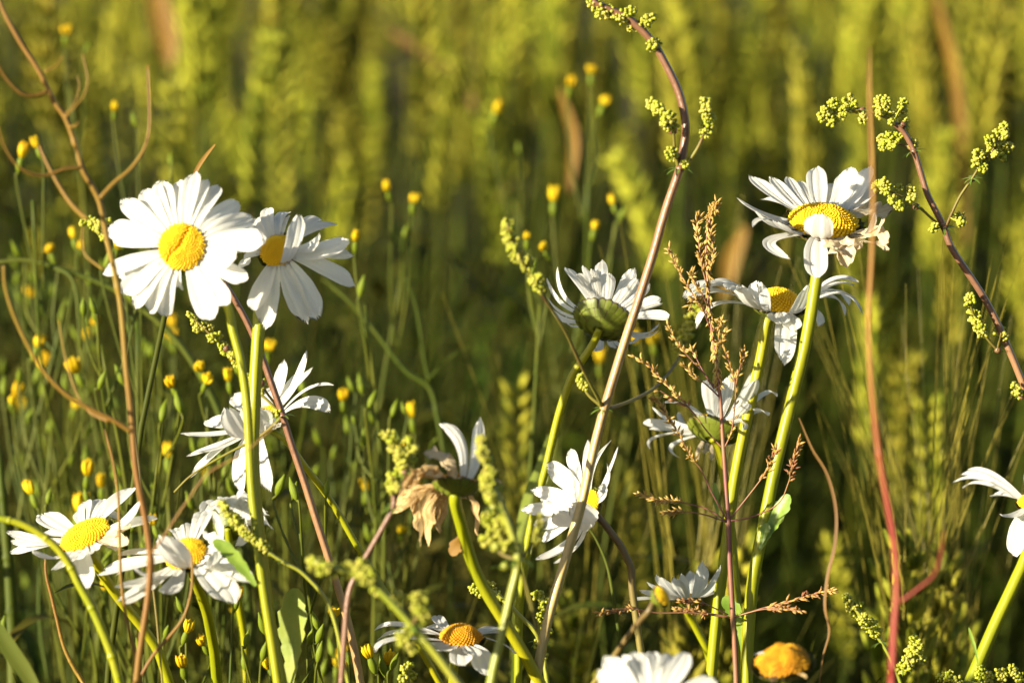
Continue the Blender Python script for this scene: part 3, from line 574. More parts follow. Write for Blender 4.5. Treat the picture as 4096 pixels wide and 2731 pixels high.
bedstraw('tall purplish bedstraw stem leaning through the middle, buds at its bent tip', .775,
    DISP.many([(1360, 5), (1400, 22), (1445, 45), (1495, 92), (1530, 150), (1560, 215), (1575, 285), (1570, 340), (1560, 392), (1530, 480), (1500, 585), (1470, 680), (1440, 770), (1412, 860), (1388, 940), (1362, 1040), (1335, 1160), (1300, 1280), (1265, 1400), (1242, 1500), (1225, 1600)]),
    [DISP.many([(1558, 385), (1550, 345), (1545, 300), (1525, 260)]), DISP.many([(1570, 385), (1600, 345), (1618, 300), (1620, 240)]), DISP.many([(1385, 935, .775), (1340, 850, .762), (1295, 755, .75), (1240, 670, .74), (1200, 600, .733), (1165, 515, .725)]), DISP.many([(1392, 940, .775), (1450, 920, .80), (1510, 885, .83), (1560, 820, .86), (1600, 715, .88)]), DISP.many([(1385, 935), (1350, 905), (1335, 870)])],
    DISP.many([(1365, 8, 28), (1382, 25, 26), (1402, 28, 30), (1425, 40, 28), (1445, 30, 24), (1455, 60, 26), (1478, 55, 28), (1492, 45, 22), (1500, 105, 26), (1508, 100, 18), (1500, 242, 26), (1518, 256, 30), (1535, 268, 26), (1545, 290, 22), (1530, 285, 20),
              (1620, 235, 20), (1622, 252, 24), (1626, 275, 26), (1622, 300, 26), (1542, 352, 24), (1550, 362, 20), (1575, 378, 18), (1165, 518, 26), (1172, 545, 28), (1190, 590, 30), (1212, 605, 28), (1232, 645, 28), (1240, 660, 22),
              (1600, 715, 36), (1590, 740, 38), (1575, 770, 34), (1560, 795, 30), (1335, 868, 22), (1342, 885, 22), (1180, 570, 24)]),
    DISP.many([(1562, 388, 75), (1388, 938, 60), (1500, 108, 50), (1545, 300, 40), (1618, 305, 40)]), sw=34, seed=32, wl=60)
bedstraw('reddish bedstraw stem slanting down from the largest daisy past the leaning one', .785,
    DISP.many([(515, 650), (540, 690), (570, 745), (600, 815), (627, 890), (648, 950), (668, 1015), (700, 1110), (722, 1180), (748, 1260), (775, 1345), (800, 1430), (818, 1510), (832, 1590)]),
    [DISP.many([(645, 950), (610, 915), (580, 890), (560, 850), (520, 805), (480, 765), (437, 724)]), DISP.many([(650, 955), (600, 1000), (540, 1032), (480, 1065), (435, 1095), (400, 1130)]), DISP.many([(646, 945), (615, 905), (600, 880)])],
    DISP.many([(437, 724, 14), (446, 735, 16), (457, 752, 20), (468, 748, 18), (480, 755, 18), (488, 775, 20), (500, 772, 18), (512, 795, 18), (520, 808, 18), (532, 815, 16), (545, 834, 18), (570, 865, 18), (577, 895, 18), (600, 877, 16), (637, 948, 20), (640, 935, 18), (600, 900, 14)]),
    DISP.many([(650, 955, 70), (520, 800, 40), (575, 880, 40), (600, 880, 35)]), sw=27, seed=33)
bedstraw('blurred branching bedstraw in front of the withered daisy', .705,
    DISP.many([(1130, 1110), (1150, 1160), (1172, 1215), (1190, 1285), (1172, 1370), (1152, 1460), (1135, 1530), (1122, 1600)]),
    [DISP.many([(1150, 1170), (1125, 1120), (1112, 1050), (1106, 1010)]), DISP.many([(1190, 1285), (1208, 1345), (1225, 1410), (1240, 1480)]), DISP.many([(1190, 1285), (1150, 1270), (1130, 1225), (1135, 1190)]), DISP.many([(1192, 1285), (1220, 1255), (1236, 1215)])],
    DISP.many([(1106, 1012, 24), (1108, 1035, 28), (1118, 1055, 30), (1125, 1085, 28), (1118, 1110, 34), (1135, 1120, 32), (1128, 1140, 28), (1145, 1150, 22), (1128, 1200, 38), (1140, 1225, 36), (1150, 1200, 28), (1115, 1240, 28), (1145, 1250, 28), (1240, 1200, 28), (1234, 1222, 26), (1230, 1240, 22), (1165, 1255, 24)]),
    DISP.many([(1190, 1287, 110), (1135, 1165, 70), (1140, 1255, 60), (1160, 1300, 70)]), sw=34, seed=34, smat='galium_green')
bedstraw('slender bedstraw spray standing left of the withered daisy', .725,
    DISP.many([(902, 1095), (904, 1130), (903, 1165), (880, 1210), (850, 1262), (820, 1315), (800, 1370), (790, 1480)]),
    [DISP.many([(904, 1165), (925, 1095), (925, 1050), (910, 1010)])],
    DISP.many([(902, 1092, 20), (898, 1108, 20), (908, 1118, 20), (900, 1125, 18), (895, 1005, 30), (910, 1025, 36), (925, 1045, 36), (940, 1010, 16), (935, 1065, 30), (920, 1085, 26), (950, 1030, 16)]),
    DISP.many([(903, 1165, 55), (930, 1085, 55)]), sw=22, seed=35)
bedstraw('very blurred bedstraw sprawling across the bottom centre', .69,
    DISP.many([(720, 1290), (780, 1310), (840, 1330), (890, 1375), (945, 1435), (1000, 1500), (1060, 1580)]),
    [DISP.many([(945, 1440), (960, 1410), (968, 1370)]), DISP.many([(905, 1395), (912, 1370)]), DISP.many([(960, 1455), (950, 1480)])],
    DISP.many([(722, 1292, 32), (745, 1305, 34), (770, 1310, 34), (800, 1308, 32), (825, 1305, 34), (845, 1325, 38), (865, 1350, 30), (912, 1375, 34), (965, 1375, 36), (970, 1400, 38), (965, 1425, 34), (940, 1450, 30), (925, 1470, 28), (950, 1490, 24)]),
    DISP.many([(850, 1335, 90), (940, 1440, 100), (975, 1470, 90)]), sw=30, seed=36, smat='galium_green')
bedstraw('shaded dark green bedstraw curled under the blurred branching one', .80,
    DISP.many([(1090, 1352), (1120, 1352), (1150, 1372), (1190, 1410), (1240, 1470), (1260, 1590)]),
    [DISP.many([(1240, 1470), (1255, 1420), (1242, 1370)])],
    DISP.many([(1092, 1350, 24), (1108, 1358, 26), (1125, 1350, 28), (1140, 1365, 24), (1235, 1365, 22), (1250, 1385, 26), (1262, 1405, 24), (1245, 1420, 24), (1255, 1445, 22), (1240, 1475, 22), (1248, 1500, 22)]),
    DISP.many([(1150, 1375, 55), (1245, 1475, 60)]), sw=18, seed=37, smat='galium_green')
bedstraw('small bedstraw spray crossing the daisy with the folded petal', .75,
    DISP.many([(512, 1155), (535, 1190), (560, 1220), (600, 1255), (650, 1290), (700, 1320), (760, 1400), (800, 1568)]), [],
    DISP.many([(510, 1156, 14), (518, 1168, 16), (527, 1180, 18), (540, 1196, 20), (553, 1205, 18), (560, 1218, 20), (572, 1228, 18), (585, 1240, 14), (604, 1250, 20), (615, 1262, 18)]),
    DISP.many([(565, 1225, 40), (600, 1255, 45), (650, 1290, 45)]), sw=14, seed=38, smat='galium_green')
bedstraw('two nodding bedstraw tips beside the red stem', .815,
    DISP.many([(1942, 1372), (1962, 1395), (1990, 1430), (2015, 1460), (2050, 1520), (2080, 1600)]),
    [DISP.many([(2060, 1545), (2085, 1520), (2105, 1480)])],
    DISP.many([(1945, 1375, 22), (1955, 1392, 24), (1970, 1390, 22), (1968, 1412, 24), (1985, 1425, 26), (1998, 1440, 24), (2010, 1450, 26), (2005, 1432, 18), (2102, 1472, 22), (2108, 1490, 26), (2092, 1500, 24), (2085, 1520, 28), (2110, 1512, 24), (2070, 1535, 22)]),
    DISP.many([(2025, 1475, 50), (2080, 1535, 60)]), sw=14, seed=39, smat='galium_green')
bedstraw('low bedstraw buds peeping over the bottom right corner', .80,
    DISP.many([(2170, 1560), (2230, 1568), (2290, 1580), (2330, 1640)]), [DISP.many([(2290, 1580), (2310, 1560), (2335, 1545)])],
    DISP.many([(2165, 1556, 22), (2182, 1552, 22), (2200, 1560, 22), (2252, 1545, 24), (2270, 1555, 22), (2300, 1548, 24), (2325, 1540, 24), (2340, 1555, 22)]),
    DISP.many([(2200, 1565, 50), (2250, 1560, 50)]), sw=14, seed=40, smat='galium_green')
bedstraw('short bedstraw tip among the small buds at the bottom', .78,
    DISP.many([(935, 1535), (940, 1570), (945, 1640)]), [], DISP.many([(930, 1535, 18), (940, 1530, 18), (936, 1548, 20), (928, 1556, 18), (945, 1552, 18)]), [], sw=14, seed=41, smat='galium_green')

bedstraw('tiny bedstraw sprig peeping out left of the biggest daisy', .765,
    DISP.many([(185, 508), (205, 515), (225, 525), (238, 545), (252, 590), (272, 690), (300, 900)]), [],
    DISP.many([(190, 512, 14), (203, 510, 16), (215, 518, 18), (212, 508, 14), (226, 528, 16), (238, 545, 14), (248, 508, 12), (225, 515, 14)]), [], sw=7, seed=42, smat='stem_dark')
# ------------------------------------------------------------------ the tan grass panicle
def spikelets(mb, pts, f0, f1, n, rnd, size=.0019, spread=.9):
    full = spline(pts, 8); m = len(full) - 1
    for i in range(n):
        f = f0 + (f1 - f0) * (i + rnd.random()) / n; q = f * m; j = min(int(q), m - 1)
        c = full[j] + (full[j + 1] - full[j]) * (q - j); t = unit(full[j + 1] - full[j])
        for s in range(rnd.choice((1, 2, 2))):
            dr = unit(t * 1.0 + np.array([rnd.gauss(0, .6), rnd.gauss(0, .6), rnd.gauss(0, .4)]) * spread)
            b0 = c + dr * size * .25
            tube(mb, [c, b0], .00010, sides=3, cap=False)
            spindle(mb, b0, b0 + dr * size * rnd.uniform(.8, 1.25), size * .17, 5, .4, 4)
            dr2 = unit(dr + np.array([rnd.gauss(0, .3) for _ in range(3)]))
            spindle(mb, b0, b0 + dr2 * size * rnd.uniform(.6, 1), size * .12, 4, .4, 3)
pr = random.Random(3); PD = .795
main = Q.many([(975, 130), (940, 220), (885, 330), (850, 600), (855, 800), (868, 1050), (885, 1300)]) + O.many([(690, 100), (712, 250), (735, 450), (752, 650), (762, 800), (772, 970), (780, 1080), (792, 1250), (803, 1430), (812, 1530)]) + DISP.many([(1676, 1280), (1682, 1390), (1688, 1490), (1692, 1590)])
mp_ = spline(line_px(main, PD, PD), 4); gnd = to_ground(mp_)
root = thing('grass_panicle', 'tan grass panicle with airy seed branches in the right half', 'grass panicle', (gnd[-1][0], gnd[-1][1], 0)); og = np.array(root.location)
mb = MB(); tube(mb, mp_ + gnd, .00028, .00085, 6); mb.build('stem', M['panicle_stem'], root, og)
mb = MB(); mpp = [np.array(p) for p in line_px(main, PD)]
spikelets(mb, mpp, .0, .46, 130, pr, .0019, .8); mb.build('top_spikelets', M['panicle'], root, og)
def pbranch(pts, f0, n, mat_='panicle', size=.0019, dz=None):
    dz = pr.uniform(-.012, .006) if dz is None else dz
    L3 = line_px(pts, PD, PD + dz); mb = MB(); tube(mb, spline(L3, 6), .00024, .00014, 5)
    br = mb.build('branch', M['panicle_stem'], root, og); m2 = MB(); spikelets(m2, L3, f0, 1, max(6, int(n * .8)), pr, size)
    m2.build('spikelets', M[mat_], br, og)
pbranch(O.many([(770, 970), (650, 840), (520, 670), (400, 540), (300, 440), (200, 330), (90, 258)]), .42, 26)
pbranch(O.many([(520, 670), (480, 630), (400, 590), (275, 515)]), .1, 10, 'panicle_red')
pbranch(O.many([(808, 1540), (690, 1330), (600, 1140), (540, 1060), (470, 940), (400, 820), (340, 730), (270, 620), (225, 588)]), .32, 42)
pbranch(O.many([(735, 560), (640, 470), (560, 410), (475, 330)]), .45, 14)
pbranch(O.many([(735, 500), (660, 440), (590, 320), (530, 210), (480, 200)]), .5, 12)
pbranch(O.many([(775, 970), (830, 850), (855, 700), (868, 500), (840, 360), (790, 220), (730, 100)]), .05, 22)
pbranch(O.many([(868, 480), (890, 380), (915, 280), (945, 205)]), .15, 12)
pbranch(O.many([(700, 500), (620, 380), (500, 250), (420, 150), (330, 0)]), .5, 16)
pbranch(Q.many([(878, 1330), (760, 1180), (670, 1060), (600, 940), (530, 790), (450, 620)]), .3, 20)
pbranch(Q.many([(870, 1250), (790, 1080), (720, 960), (690, 890)]), .2, 18)
pbranch(Q.many([(865, 1050), (800, 800), (770, 550), (750, 400), (775, 310)]), .15, 36)
pbranch(Q.many([(868, 1050), (890, 850), (930, 680), (900, 500), (890, 300), (960, 160)]), .1, 40)
pbranch(Q.many([(900, 1500), (960, 1480), (1000, 1420), (1010, 1390)]), .1, 18)
pbranch(Q.many([(880, 1450), (840, 1330), (780, 1200), (720, 1170), (680, 1270)]), .25, 22)
pbranch(O.many([(690, 150), (760, 130), (780, 60)]), .1, 12)
pbranch(O.many([(808, 1545), (650, 1445), (520, 1405), (410, 1385), (260, 1370), (125, 1335)]), .52, 34)
pbranch(O.many([(800, 1545), (640, 1490), (480, 1462), (340, 1470)]), .66, 22)
pbranch(O.many([(815, 1530), (930, 1385), (1050, 1230), (1125, 1120), (1185, 980)]), .5, 24, 'panicle_red')
pbranch(O.many([(815, 1535), (1000, 1500), (1200, 1400), (1280, 1240), (1320, 1080), (1365, 910)]), .62, 30, 'panicle_red')
pbranch(Lc.many([(1215, 1000), (1050, 970), (930, 950), (780, 945)]), .35, 20, 'panicle_red', .0020)
pbranch(Lc.many([(1205, 980), (1100, 930), (960, 870), (810, 870)]), .5, 16, 'panicle_red', .0020)
pbranch(Lc.many([(1220, 1005), (900, 965), (600, 965), (400, 930), (250, 945), (110, 965)]), .5, 34, 'panicle_red')
pbranch(Lc.many([(1225, 1010), (1350, 975), (1500, 925), (1750, 860), (1950, 800), (2095, 775)]), .42, 40, 'panicle_red')
pbranch(Lc.many([(1225, 1010), (1450, 945), (1600, 930), (1840, 948)]), .5, 26, 'panicle_red')

# ------------------------------------------------------------------ dry sorrel stalks and single blades
def stalk(name, label, cat, d, mainp, branches=(), sw=22, m='sorrel', d2=None, tip=.5, ground=True):
    k = px2m(d); base = spline(line_px(mainp, d, d2), 6); gnd = to_ground(base) if ground else []
    root = thing(name, label, cat, ((base + gnd)[-1][0], (base + gnd)[-1][1], 0)); o = np.array(root.location)
    mb = MB(); nn = rng.choice((4, 5, 6)); ph = rng.random()
    tube(mb, spline(base + gnd, 3), sw * k / 2 * tip, sw * k / 2 * 1.15, 10, ridge=.08, rf=lambda f: (1 + .28 * math.exp(-((((f * nn + ph) % 1) - .5) / .022) ** 2)) * min(1, .3 + f * 12))
    mb.build('stem', M[m], root, o)
    for br in branches:
        w = sw * .62
        if isinstance(br, tuple): br, w = br
        bb = MB(); tube(bb, spline(line_px(br, d, d + rng.uniform(-.012, .012)), 6), w * k / 2, w * k / 2 * .55, 8, ridge=.1); bb.build('branch', M[m], root, o)
    return root
stalk('dry_sorrel', 'tall branching brown stalk rising along the left edge', 'dry stalk', .712,
    DISP.many([(-15, -40), (5, 20), (45, 95), (90, 165), (125, 235), (150, 272), (172, 330), (190, 392), (212, 430), (230, 470), (245, 545), (262, 620), (278, 710), (290, 850), (302, 960), (312, 1080), (335, 1200), (345, 1285), (340, 1370), (328, 1450), (318, 1520), (310, 1600)]),
    [(DISP.many([(230, 455), (262, 420), (300, 388), (330, 345), (343, 300), (344, 240), (340, 150)]), 18), (DISP.many([(202, 505), (165, 470), (135, 425), (108, 375), (90, 335)]), 18), (DISP.many([(108, 212), (80, 220), (50, 215), (22, 190), (0, 158), (-15, 120)]), 18),
     (DISP.many([(187, 385), (150, 388), (110, 402), (75, 400), (40, 380), (12, 340), (-5, 290)]), 14), (DISP.many([(150, 270), (178, 240), (195, 215), (201, 180), (190, 125)]), 10), (DISP.many([(145, 268), (172, 235), (182, 200), (178, 175)]), 7), (DISP.many([(102, 165), (130, 150), (145, 128)]), 8), (DISP.many([(158, 292), (175, 288), (180, 280)]), 9),
     (DISP.many([(304, 992), (260, 965), (200, 935), (145, 900), (95, 845), (60, 785), (30, 720), (12, 660), (8, 610)]), 18), (DISP.many([(250, 968), (205, 945), (175, 900), (150, 820), (135, 735)]), 10), (DISP.many([(348, 1270), (380, 1225), (430, 1150), (480, 1085), (560, 1040), (640, 970)]), 10), (DISP.many([(240, 620), (200, 590), (190, 560), (190, 520)]), 10)], sw=25, d2=.722, tip=.7)
stalk('dry_sorrel', 'thin reddish stalk hanging in front of the two lower left daisies', 'dry stalk', .74,
    DISP.many([(240, 985), (255, 1040), (265, 1090), (272, 1150), (275, 1250), (278, 1330), (290, 1420), (310, 1500), (330, 1600)]), [], sw=13, tip=.8)
stalk('dry_sorrel', 'knotted reddish stalk below the daisy with the folded petal', 'dry stalk', .745,
    DISP.many([(440, 1275), (442, 1320), (437, 1370), (420, 1420), (390, 1460), (355, 1500), (320, 1560), (300, 1620)]), [], sw=13, tip=.8)
stalk('dry_sorrel', 'wiry red brown stalk curving into the bottom left corner', 'dry stalk', .775,
    DISP.many([(104, 1275), (106, 1320), (118, 1370), (130, 1420), (145, 1480), (165, 1525), (195, 1575)]), [], sw=16, tip=.6)
stalk('red_sorrel', 'orange and red sorrel stem standing right of the tall daisies', 'sorrel stem', .665,
    DISP.many([(1998, 110), (1998, 220), (2003, 350), (2006, 470), (2002, 600), (1996, 720), (1998, 820), (2006, 930), (2022, 1060), (2040, 1160), (2056, 1260), (2060, 1350), (2054, 1450), (2048, 1580)]),
    [(DISP.many([(2062, 1385), (2110, 1350), (2150, 1310), (2170, 1220)]), 12)], sw=27, m='sorrel_red', tip=.4)
stalk('arching_stalk', 'green stalk arching in from the left edge past the tilted daisy', 'flower stalk', .735,
    DISP.many([(-30, 1182), (0, 1190), (45, 1202), (90, 1225), (130, 1258), (158, 1295), (180, 1340), (208, 1390), (235, 1450), (258, 1510), (280, 1590)]), [], sw=34, m='stem', tip=.8)
stalk('green_stalk', 'dim green stalk running up the left edge', 'plant stalk', .90, DISP.many([(-6, 1000), (4, 1120), (14, 1240), (22, 1340), (28, 1450), (32, 1600)]), [], sw=52, m='grass_green')
stalk('green_stalk', 'pale bent stalk entering level from the left behind the brown one', 'plant stalk', .92, DISP.many([(-60, 605), (0, 602), (60, 598), (120, 612), (180, 632), (240, 655), (300, 690), (420, 800), (520, 1000), (560, 1300)]), [DISP.many([(120, 612), (170, 650), (185, 800)])], sw=27, m='grass_green')
stalk('green_stalk', 'forked grey green stalk in the dark gap at centre', 'plant stalk', .97,
    DISP.many([(740, 640), (800, 690), (860, 760), (930, 850), (985, 890), (1005, 960), (1020, 1050), (1030, 1200), (1035, 1400)]), [DISP.many([(985, 880), (970, 800), (955, 700), (930, 640)]), DISP.many([(985, 870), (1030, 825), (1085, 790)])], sw=19, m='grass_green', tip=.8)
stalk('green_stalk', 'thin green stalk bending behind the profile daisy', 'plant stalk', .83, DISP.many([(1340, 1195), (1370, 1240), (1395, 1300), (1410, 1380), (1425, 1480), (1440, 1600)]), [], sw=17, m='grass_green')

def one_blade(name, label, cat, d, pts, w, m, n=(-.2, .2, .95), tw=0.0, prof=None, fold=.12, stem='straw'):
    """a single grass leaf: the blade itself, and the thin culm that carries it down to the soil"""
    p3 = spline(line_px(pts, d), 7); tail = [p3[-1]] + to_ground(p3); g_ = tail[-1]
    root = tag(thing(name, label, cat, (g_[0], g_[1], 0)), kind='thing'); o = np.array(root.location)
    b = MB(); blade(b, p3, w * px2m(d), cam_dir(n), fold=fold, tw=tw, prof=prof or (lambda f: max(.06, math.sin(math.pi * (.06 + .9 * f)) ** .7))); b.build('blade', M[m], root, o)
    c = MB(); tube(c, tail, .0008, .0014, 6); c.build('culm', M[stem], root, o)
    return root
DRY = 'dry grass'
one_blade('dried_grass', 'thin brown dried blade curling down behind the orange daisy head', DRY, .76, DISP.many([(1835, 960), (1865, 1030), (1900, 1090), (1920, 1170), (1918, 1250), (1902, 1320), (1895, 1390), (1905, 1450), (1890, 1510), (1880, 1590)]), 16, 'twig', tw=.8)
one_blade('dried_grass', 'bright orange dried leaf hanging at the top left', DRY, 1.7, DISP.many([(345, -60), (365, 0), (380, 60), (390, 110), (388, 150)]), 95, 'blade_dry')
one_blade('dried_grass', 'tan upright dried leaf beside the three yellow heads at upper centre', DRY, 1.3, DISP.many([(1285, 205), (1300, 250), (1315, 300), (1318, 345), (1312, 400), (1308, 440)]), 40, 'blade_dry')
one_blade('dried_grass', 'small orange dried leaf between the panicle and the highest daisy', DRY, 1.4, DISP.many([(1710, 520), (1695, 560), (1680, 600), (1672, 640), (1660, 690)]), 70, 'blade_dry')
one_blade('dried_grass', 'tan slanting dried leaf across the top centre', DRY, 1.6, DISP.many([(890, 70), (960, 115), (1020, 160), (1065, 205), (1090, 260)]), 52, 'twig')
one_blade('dried_grass', 'long ochre dried leaf slanting at the top right', DRY, 1.5, DISP.many([(2140, -40), (2165, 60), (2190, 160), (2205, 280), (2212, 400), (2220, 560)]), 45, 'blade_dry')
one_blade('dried_grass', 'thin grey brown dry tip poking up behind the biggest daisy', DRY, .80, DISP.many([(494, 332), (470, 362), (450, 395), (438, 440)]), 18, 'blade_dry')
one_blade('meadow_grass', 'broad pale green blade behind the profile daisy', 'grass', .88, DISP.many([(1265, 1000), (1245, 1080), (1222, 1150), (1205, 1230), (1195, 1320), (1188, 1420)]), 78, 'leaf_pale')
one_blade('meadow_grass', 'dark green blade in the bottom left corner', 'grass', .74, DISP.many([(-60, 1380), (-10, 1440), (30, 1500), (70, 1560), (110, 1640)]), 70, 'grass_green')
one_blade('meadow_grass', 'wide blurred green blade at centre beside the seen from below daisy', 'grass', 1.5, DISP.many([(1190, 640), (1160, 700), (1130, 770), (1105, 850), (1090, 960), (1080, 1200)]), 70, 'dim_green')

# ------------------------------------------------------------------ nipplewort (little yellow heads and green buds on wiry stems)
def nip_head(c, ax, sz, rnd, flower, root, o):
    ax = unit(ax); b = MB()
    spindle(b, c - ax * sz * 1.35, c + ax * sz * .3, sz * .28, 8, .42, 6); bo = b.build('bud', M['nip_bud'], root, o)
    if flower:
        f = MB(); u = unit(np.cross(ax, [.3, .8, .1])); v = np.cross(ax, u)
        op = rnd.choice((1, 1, 1, 1.25, 1.6)); tall = rnd.choice((1, 1, .8, .6))
        for k in range(13):
            a = k * 2.4; rr = sz * .27 * math.sqrt((k + .5) / 13); e = u * math.cos(a) + v * math.sin(a)
            p0 = c + e * rr * .6 - ax * sz * .15; p1 = c + ax * sz * rnd.uniform(.85, 1.15) * tall + e * rr * rnd.uniform(.7, 1.7) * op
            spindle(f, p0, p1, sz * .19, 6, .5, 5)
        f.build('yellow_rays', M['nip_yellow'], bo, o)
GN = 'small yellow flowered nipplewort among the daisies'
def nipplewort(label, d, heads, node, sw=1.1, sz=.0045, seed=0, group=GN):
    """heads: (x, y, flower?) in display pixels; node: where the stalks join"""
    rnd = random.Random(seed * 7 + 3); d = .8 + (d - .8) * 1.1; N_ = P(*DISP(*node), d)
    b1 = N_ + np.array([rnd.uniform(-.02, .02), rnd.uniform(-.02, .02), -.12]); g_ = np.array([b1[0] + rnd.uniform(-.03, .03), b1[1] + rnd.uniform(-.02, .02), -.005])
    root = thing('nipplewort', label, 'nipplewort', (g_[0], g_[1], 0), group); o = np.array(root.location)
    mb = MB(); tube(mb, spline([N_, (N_ + b1) / 2 + np.array([rnd.uniform(-.006, .006), 0, 0]), b1, (b1 + g_) / 2, g_], 5), sw / 2000, sw / 1200, 6)
    todo = []
    for (x, y, fl) in heads:
        c = P(*DISP(x, y), d + rnd.uniform(-.012, .012)); lf = c - N_
        ax = unit(np.array([0, 0, 1]) + np.array([rnd.uniform(-.5, .5), rnd.uniform(-.5, .5), 0]) + lf * 3)
        s = sz * (rnd.uniform(.68, 1.05)); e = c - ax * s * 1.3
        t0 = N_ + (b1 - N_) * rnd.uniform(0, .35)
        tube(mb, spline([t0, t0 * .5 + e * .5 + np.array([lf[0] * .2, 0, -.1 * np.linalg.norm(lf)]), e - ax * s * .6, e], 5), sw / 2600, sw / 3200, 5)
        todo.append((c, ax, s, fl))
    mb.build('stem', M['nip_stem'], root, o)
    for c, ax, s, fl in todo: nip_head(c, ax, s, rnd, fl, root, o)
    return root
Y = True; X = False
for i, a in enumerate([
    ('nipplewort with one yellow head alone at the top left', 1.02, [(152, 78, Y), (205, 100, X)], (160, 200)),
    ('nipplewort with a yellow head under the curved brown branch', .95, [(263, 253, Y), (305, 262, X), (392, 355, X)], (330, 480)),
    ('nipplewort with twin yellow heads touching a brown branch at the left', .90, [(85, 337, Y), (50, 358, Y)], (75, 460)),
    ('nipplewort with two yellow heads left of the biggest daisy', .93, [(168, 545, Y), (115, 578, Y), (30, 560, X)], (150, 700)),
    ('nipplewort with one yellow head touching the petals right of the tucked daisy', .90, [(817, 552, Y), (835, 640, X)], (840, 700)),
    ('nipplewort with a pair of yellow heads right of the daisies at left centre', .98, [(890, 437, Y), (950, 462, Y), (935, 520, X)], (925, 620)),
    ('nipplewort with one dim yellow head at upper centre', 1.08, [(1140, 257, Y), (1190, 330, X)], (1180, 460)),
    ('nipplewort with three round yellow heads at upper centre', 1.04, [(1310, 195, Y), (1358, 167, Y), (1388, 236, Y)], (1350, 420)),
    ('nipplewort with three yellow heads above the daisy seen from below', .98, [(1271, 458, Y), (1407, 467, Y), (1366, 523, Y), (1435, 480, X)], (1350, 640)),
    ('nipplewort with two yellow heads left of the daisy seen from below', .92, [(1210, 547, Y), (1251, 572, Y), (1228, 600, X)], (1240, 700)),
    ('nipplewort with one yellow head left of the withered daisy', .92, [(945, 955, Y), (1000, 1010, X), (910, 1000, X)], (955, 1100)),
    ('nipplewort with one yellow head right of the leaning daisy', .92, [(788, 916, Y), (825, 865, X), (800, 870, X), (850, 950, X)], (810, 1060)),
    ('nipplewort with two yellow heads by the long brown side branch', .92, [(87, 793, Y), (175, 853, Y), (45, 850, X)], (120, 980)),
    ('nipplewort with three yellow heads left of the leaning daisy', .88, [(460, 850, Y), (474, 877, Y), (525, 872, Y), (540, 830, Y)], (490, 1000)),
    ('nipplewort with a yellow head and green buds below the biggest daisy', .87, [(395, 887, Y), (405, 905, X), (240, 858, X), (268, 845, X), (380, 925, X)], (370, 1030)),
    ('nipplewort with two orange heads by the left edge', .93, [(35, 906, Y), (28, 925, Y), (75, 940, X), (10, 870, X)], (50, 1050)),
    ('nipplewort with one yellow head under the crossing brown stalk', .9, [(385, 1047, Y), (350, 1085, X), (440, 1010, X)], (385, 1150)),
    ('nipplewort with two yellow heads above the tilted daisy', .87, [(200, 1088, Y), (72, 1131, Y), (115, 1125, X), (195, 1125, X)], (170, 1240)),
    ('nipplewort with a blurred yellow head under the tucked daisy', .95, [(618, 800, Y), (690, 870, X)], (650, 950)),
    ('nipplewort with blurred orange heads under the biggest daisy', 1.0, [(395, 745, Y), (205, 775, Y), (345, 790, X)], (350, 900)),
    ('nipplewort with a yellow head between the two lower left daisies', .87, [(352, 1203, Y), (240, 1352, Y), (312, 1180, X), (430, 1135, X)], (330, 1420)),
    ('nipplewort with slim yellow buds below the folded petal daisy', .82, [(466, 1478, Y), (430, 1447, Y), (407, 1376, X), (545, 1372, Y)], (450, 1568)),
    ('nipplewort with a withering yellow head at bottom left', .83, [(420, 1527, Y), (315, 1470, X), (385, 1440, X)], (400, 1640)),
    ('nipplewort with green buds hanging right of the double stem', .82, [(650, 1098, X), (668, 1105, X), (680, 1112, X), (752, 1105, X)], (690, 1225)),
    ('nipplewort with slender green buds beside the pale lobed leaf', .80, [(570, 1452, X), (597, 1415, X), (720, 1410, X), (716, 1450, X), (738, 1480, X)], (640, 1590)),
    ('nipplewort with ragged yellow heads right of the pale lobed leaf', .80, [(767, 1412, Y), (795, 1492, Y), (740, 1440, X)], (770, 1590)),
    ('nipplewort with three small yellow heads at bottom centre', .81, [(893, 1520, Y), (848, 1506, Y), (875, 1510, X), (912, 1505, X)], (885, 1620)),
    ('nipplewort with tiny yellow heads under the daisy seen from below', 1.0, [(1500, 787, Y), (1462, 785, Y), (1378, 832, Y)], (1440, 960)),
    ('nipplewort with a yellow head low beside the green stem', .83, [(618, 1532, Y), (610, 1480, X), (560, 1500, X)], (600, 1640)),
    ]):
    nipplewort(a[0], a[1], a[2], a[3], seed=i + 1)
# the rest of that tangle at left: plants in bud that nothing tells apart
for i in range(38):
    x, y = rng.uniform(-40, 900) ** 1.0, rng.uniform(930, 1500); d = rng.uniform(.86, 1.12)
    if i % 4 == 0: x, y = rng.uniform(-40, 420), rng.uniform(620, 950)
    hs = [(x + rng.uniform(-60, 60), y + rng.uniform(-90, 40), rng.random() < .12) for _ in range(rng.randint(3, 6))]
    nipplewort('leafless nipplewort in green bud in the tangle at lower left', d, hs, (x, y + 110), sz=rng.uniform(.0038, .0052), seed=100 + i, group='nipplewort in bud at lower left')

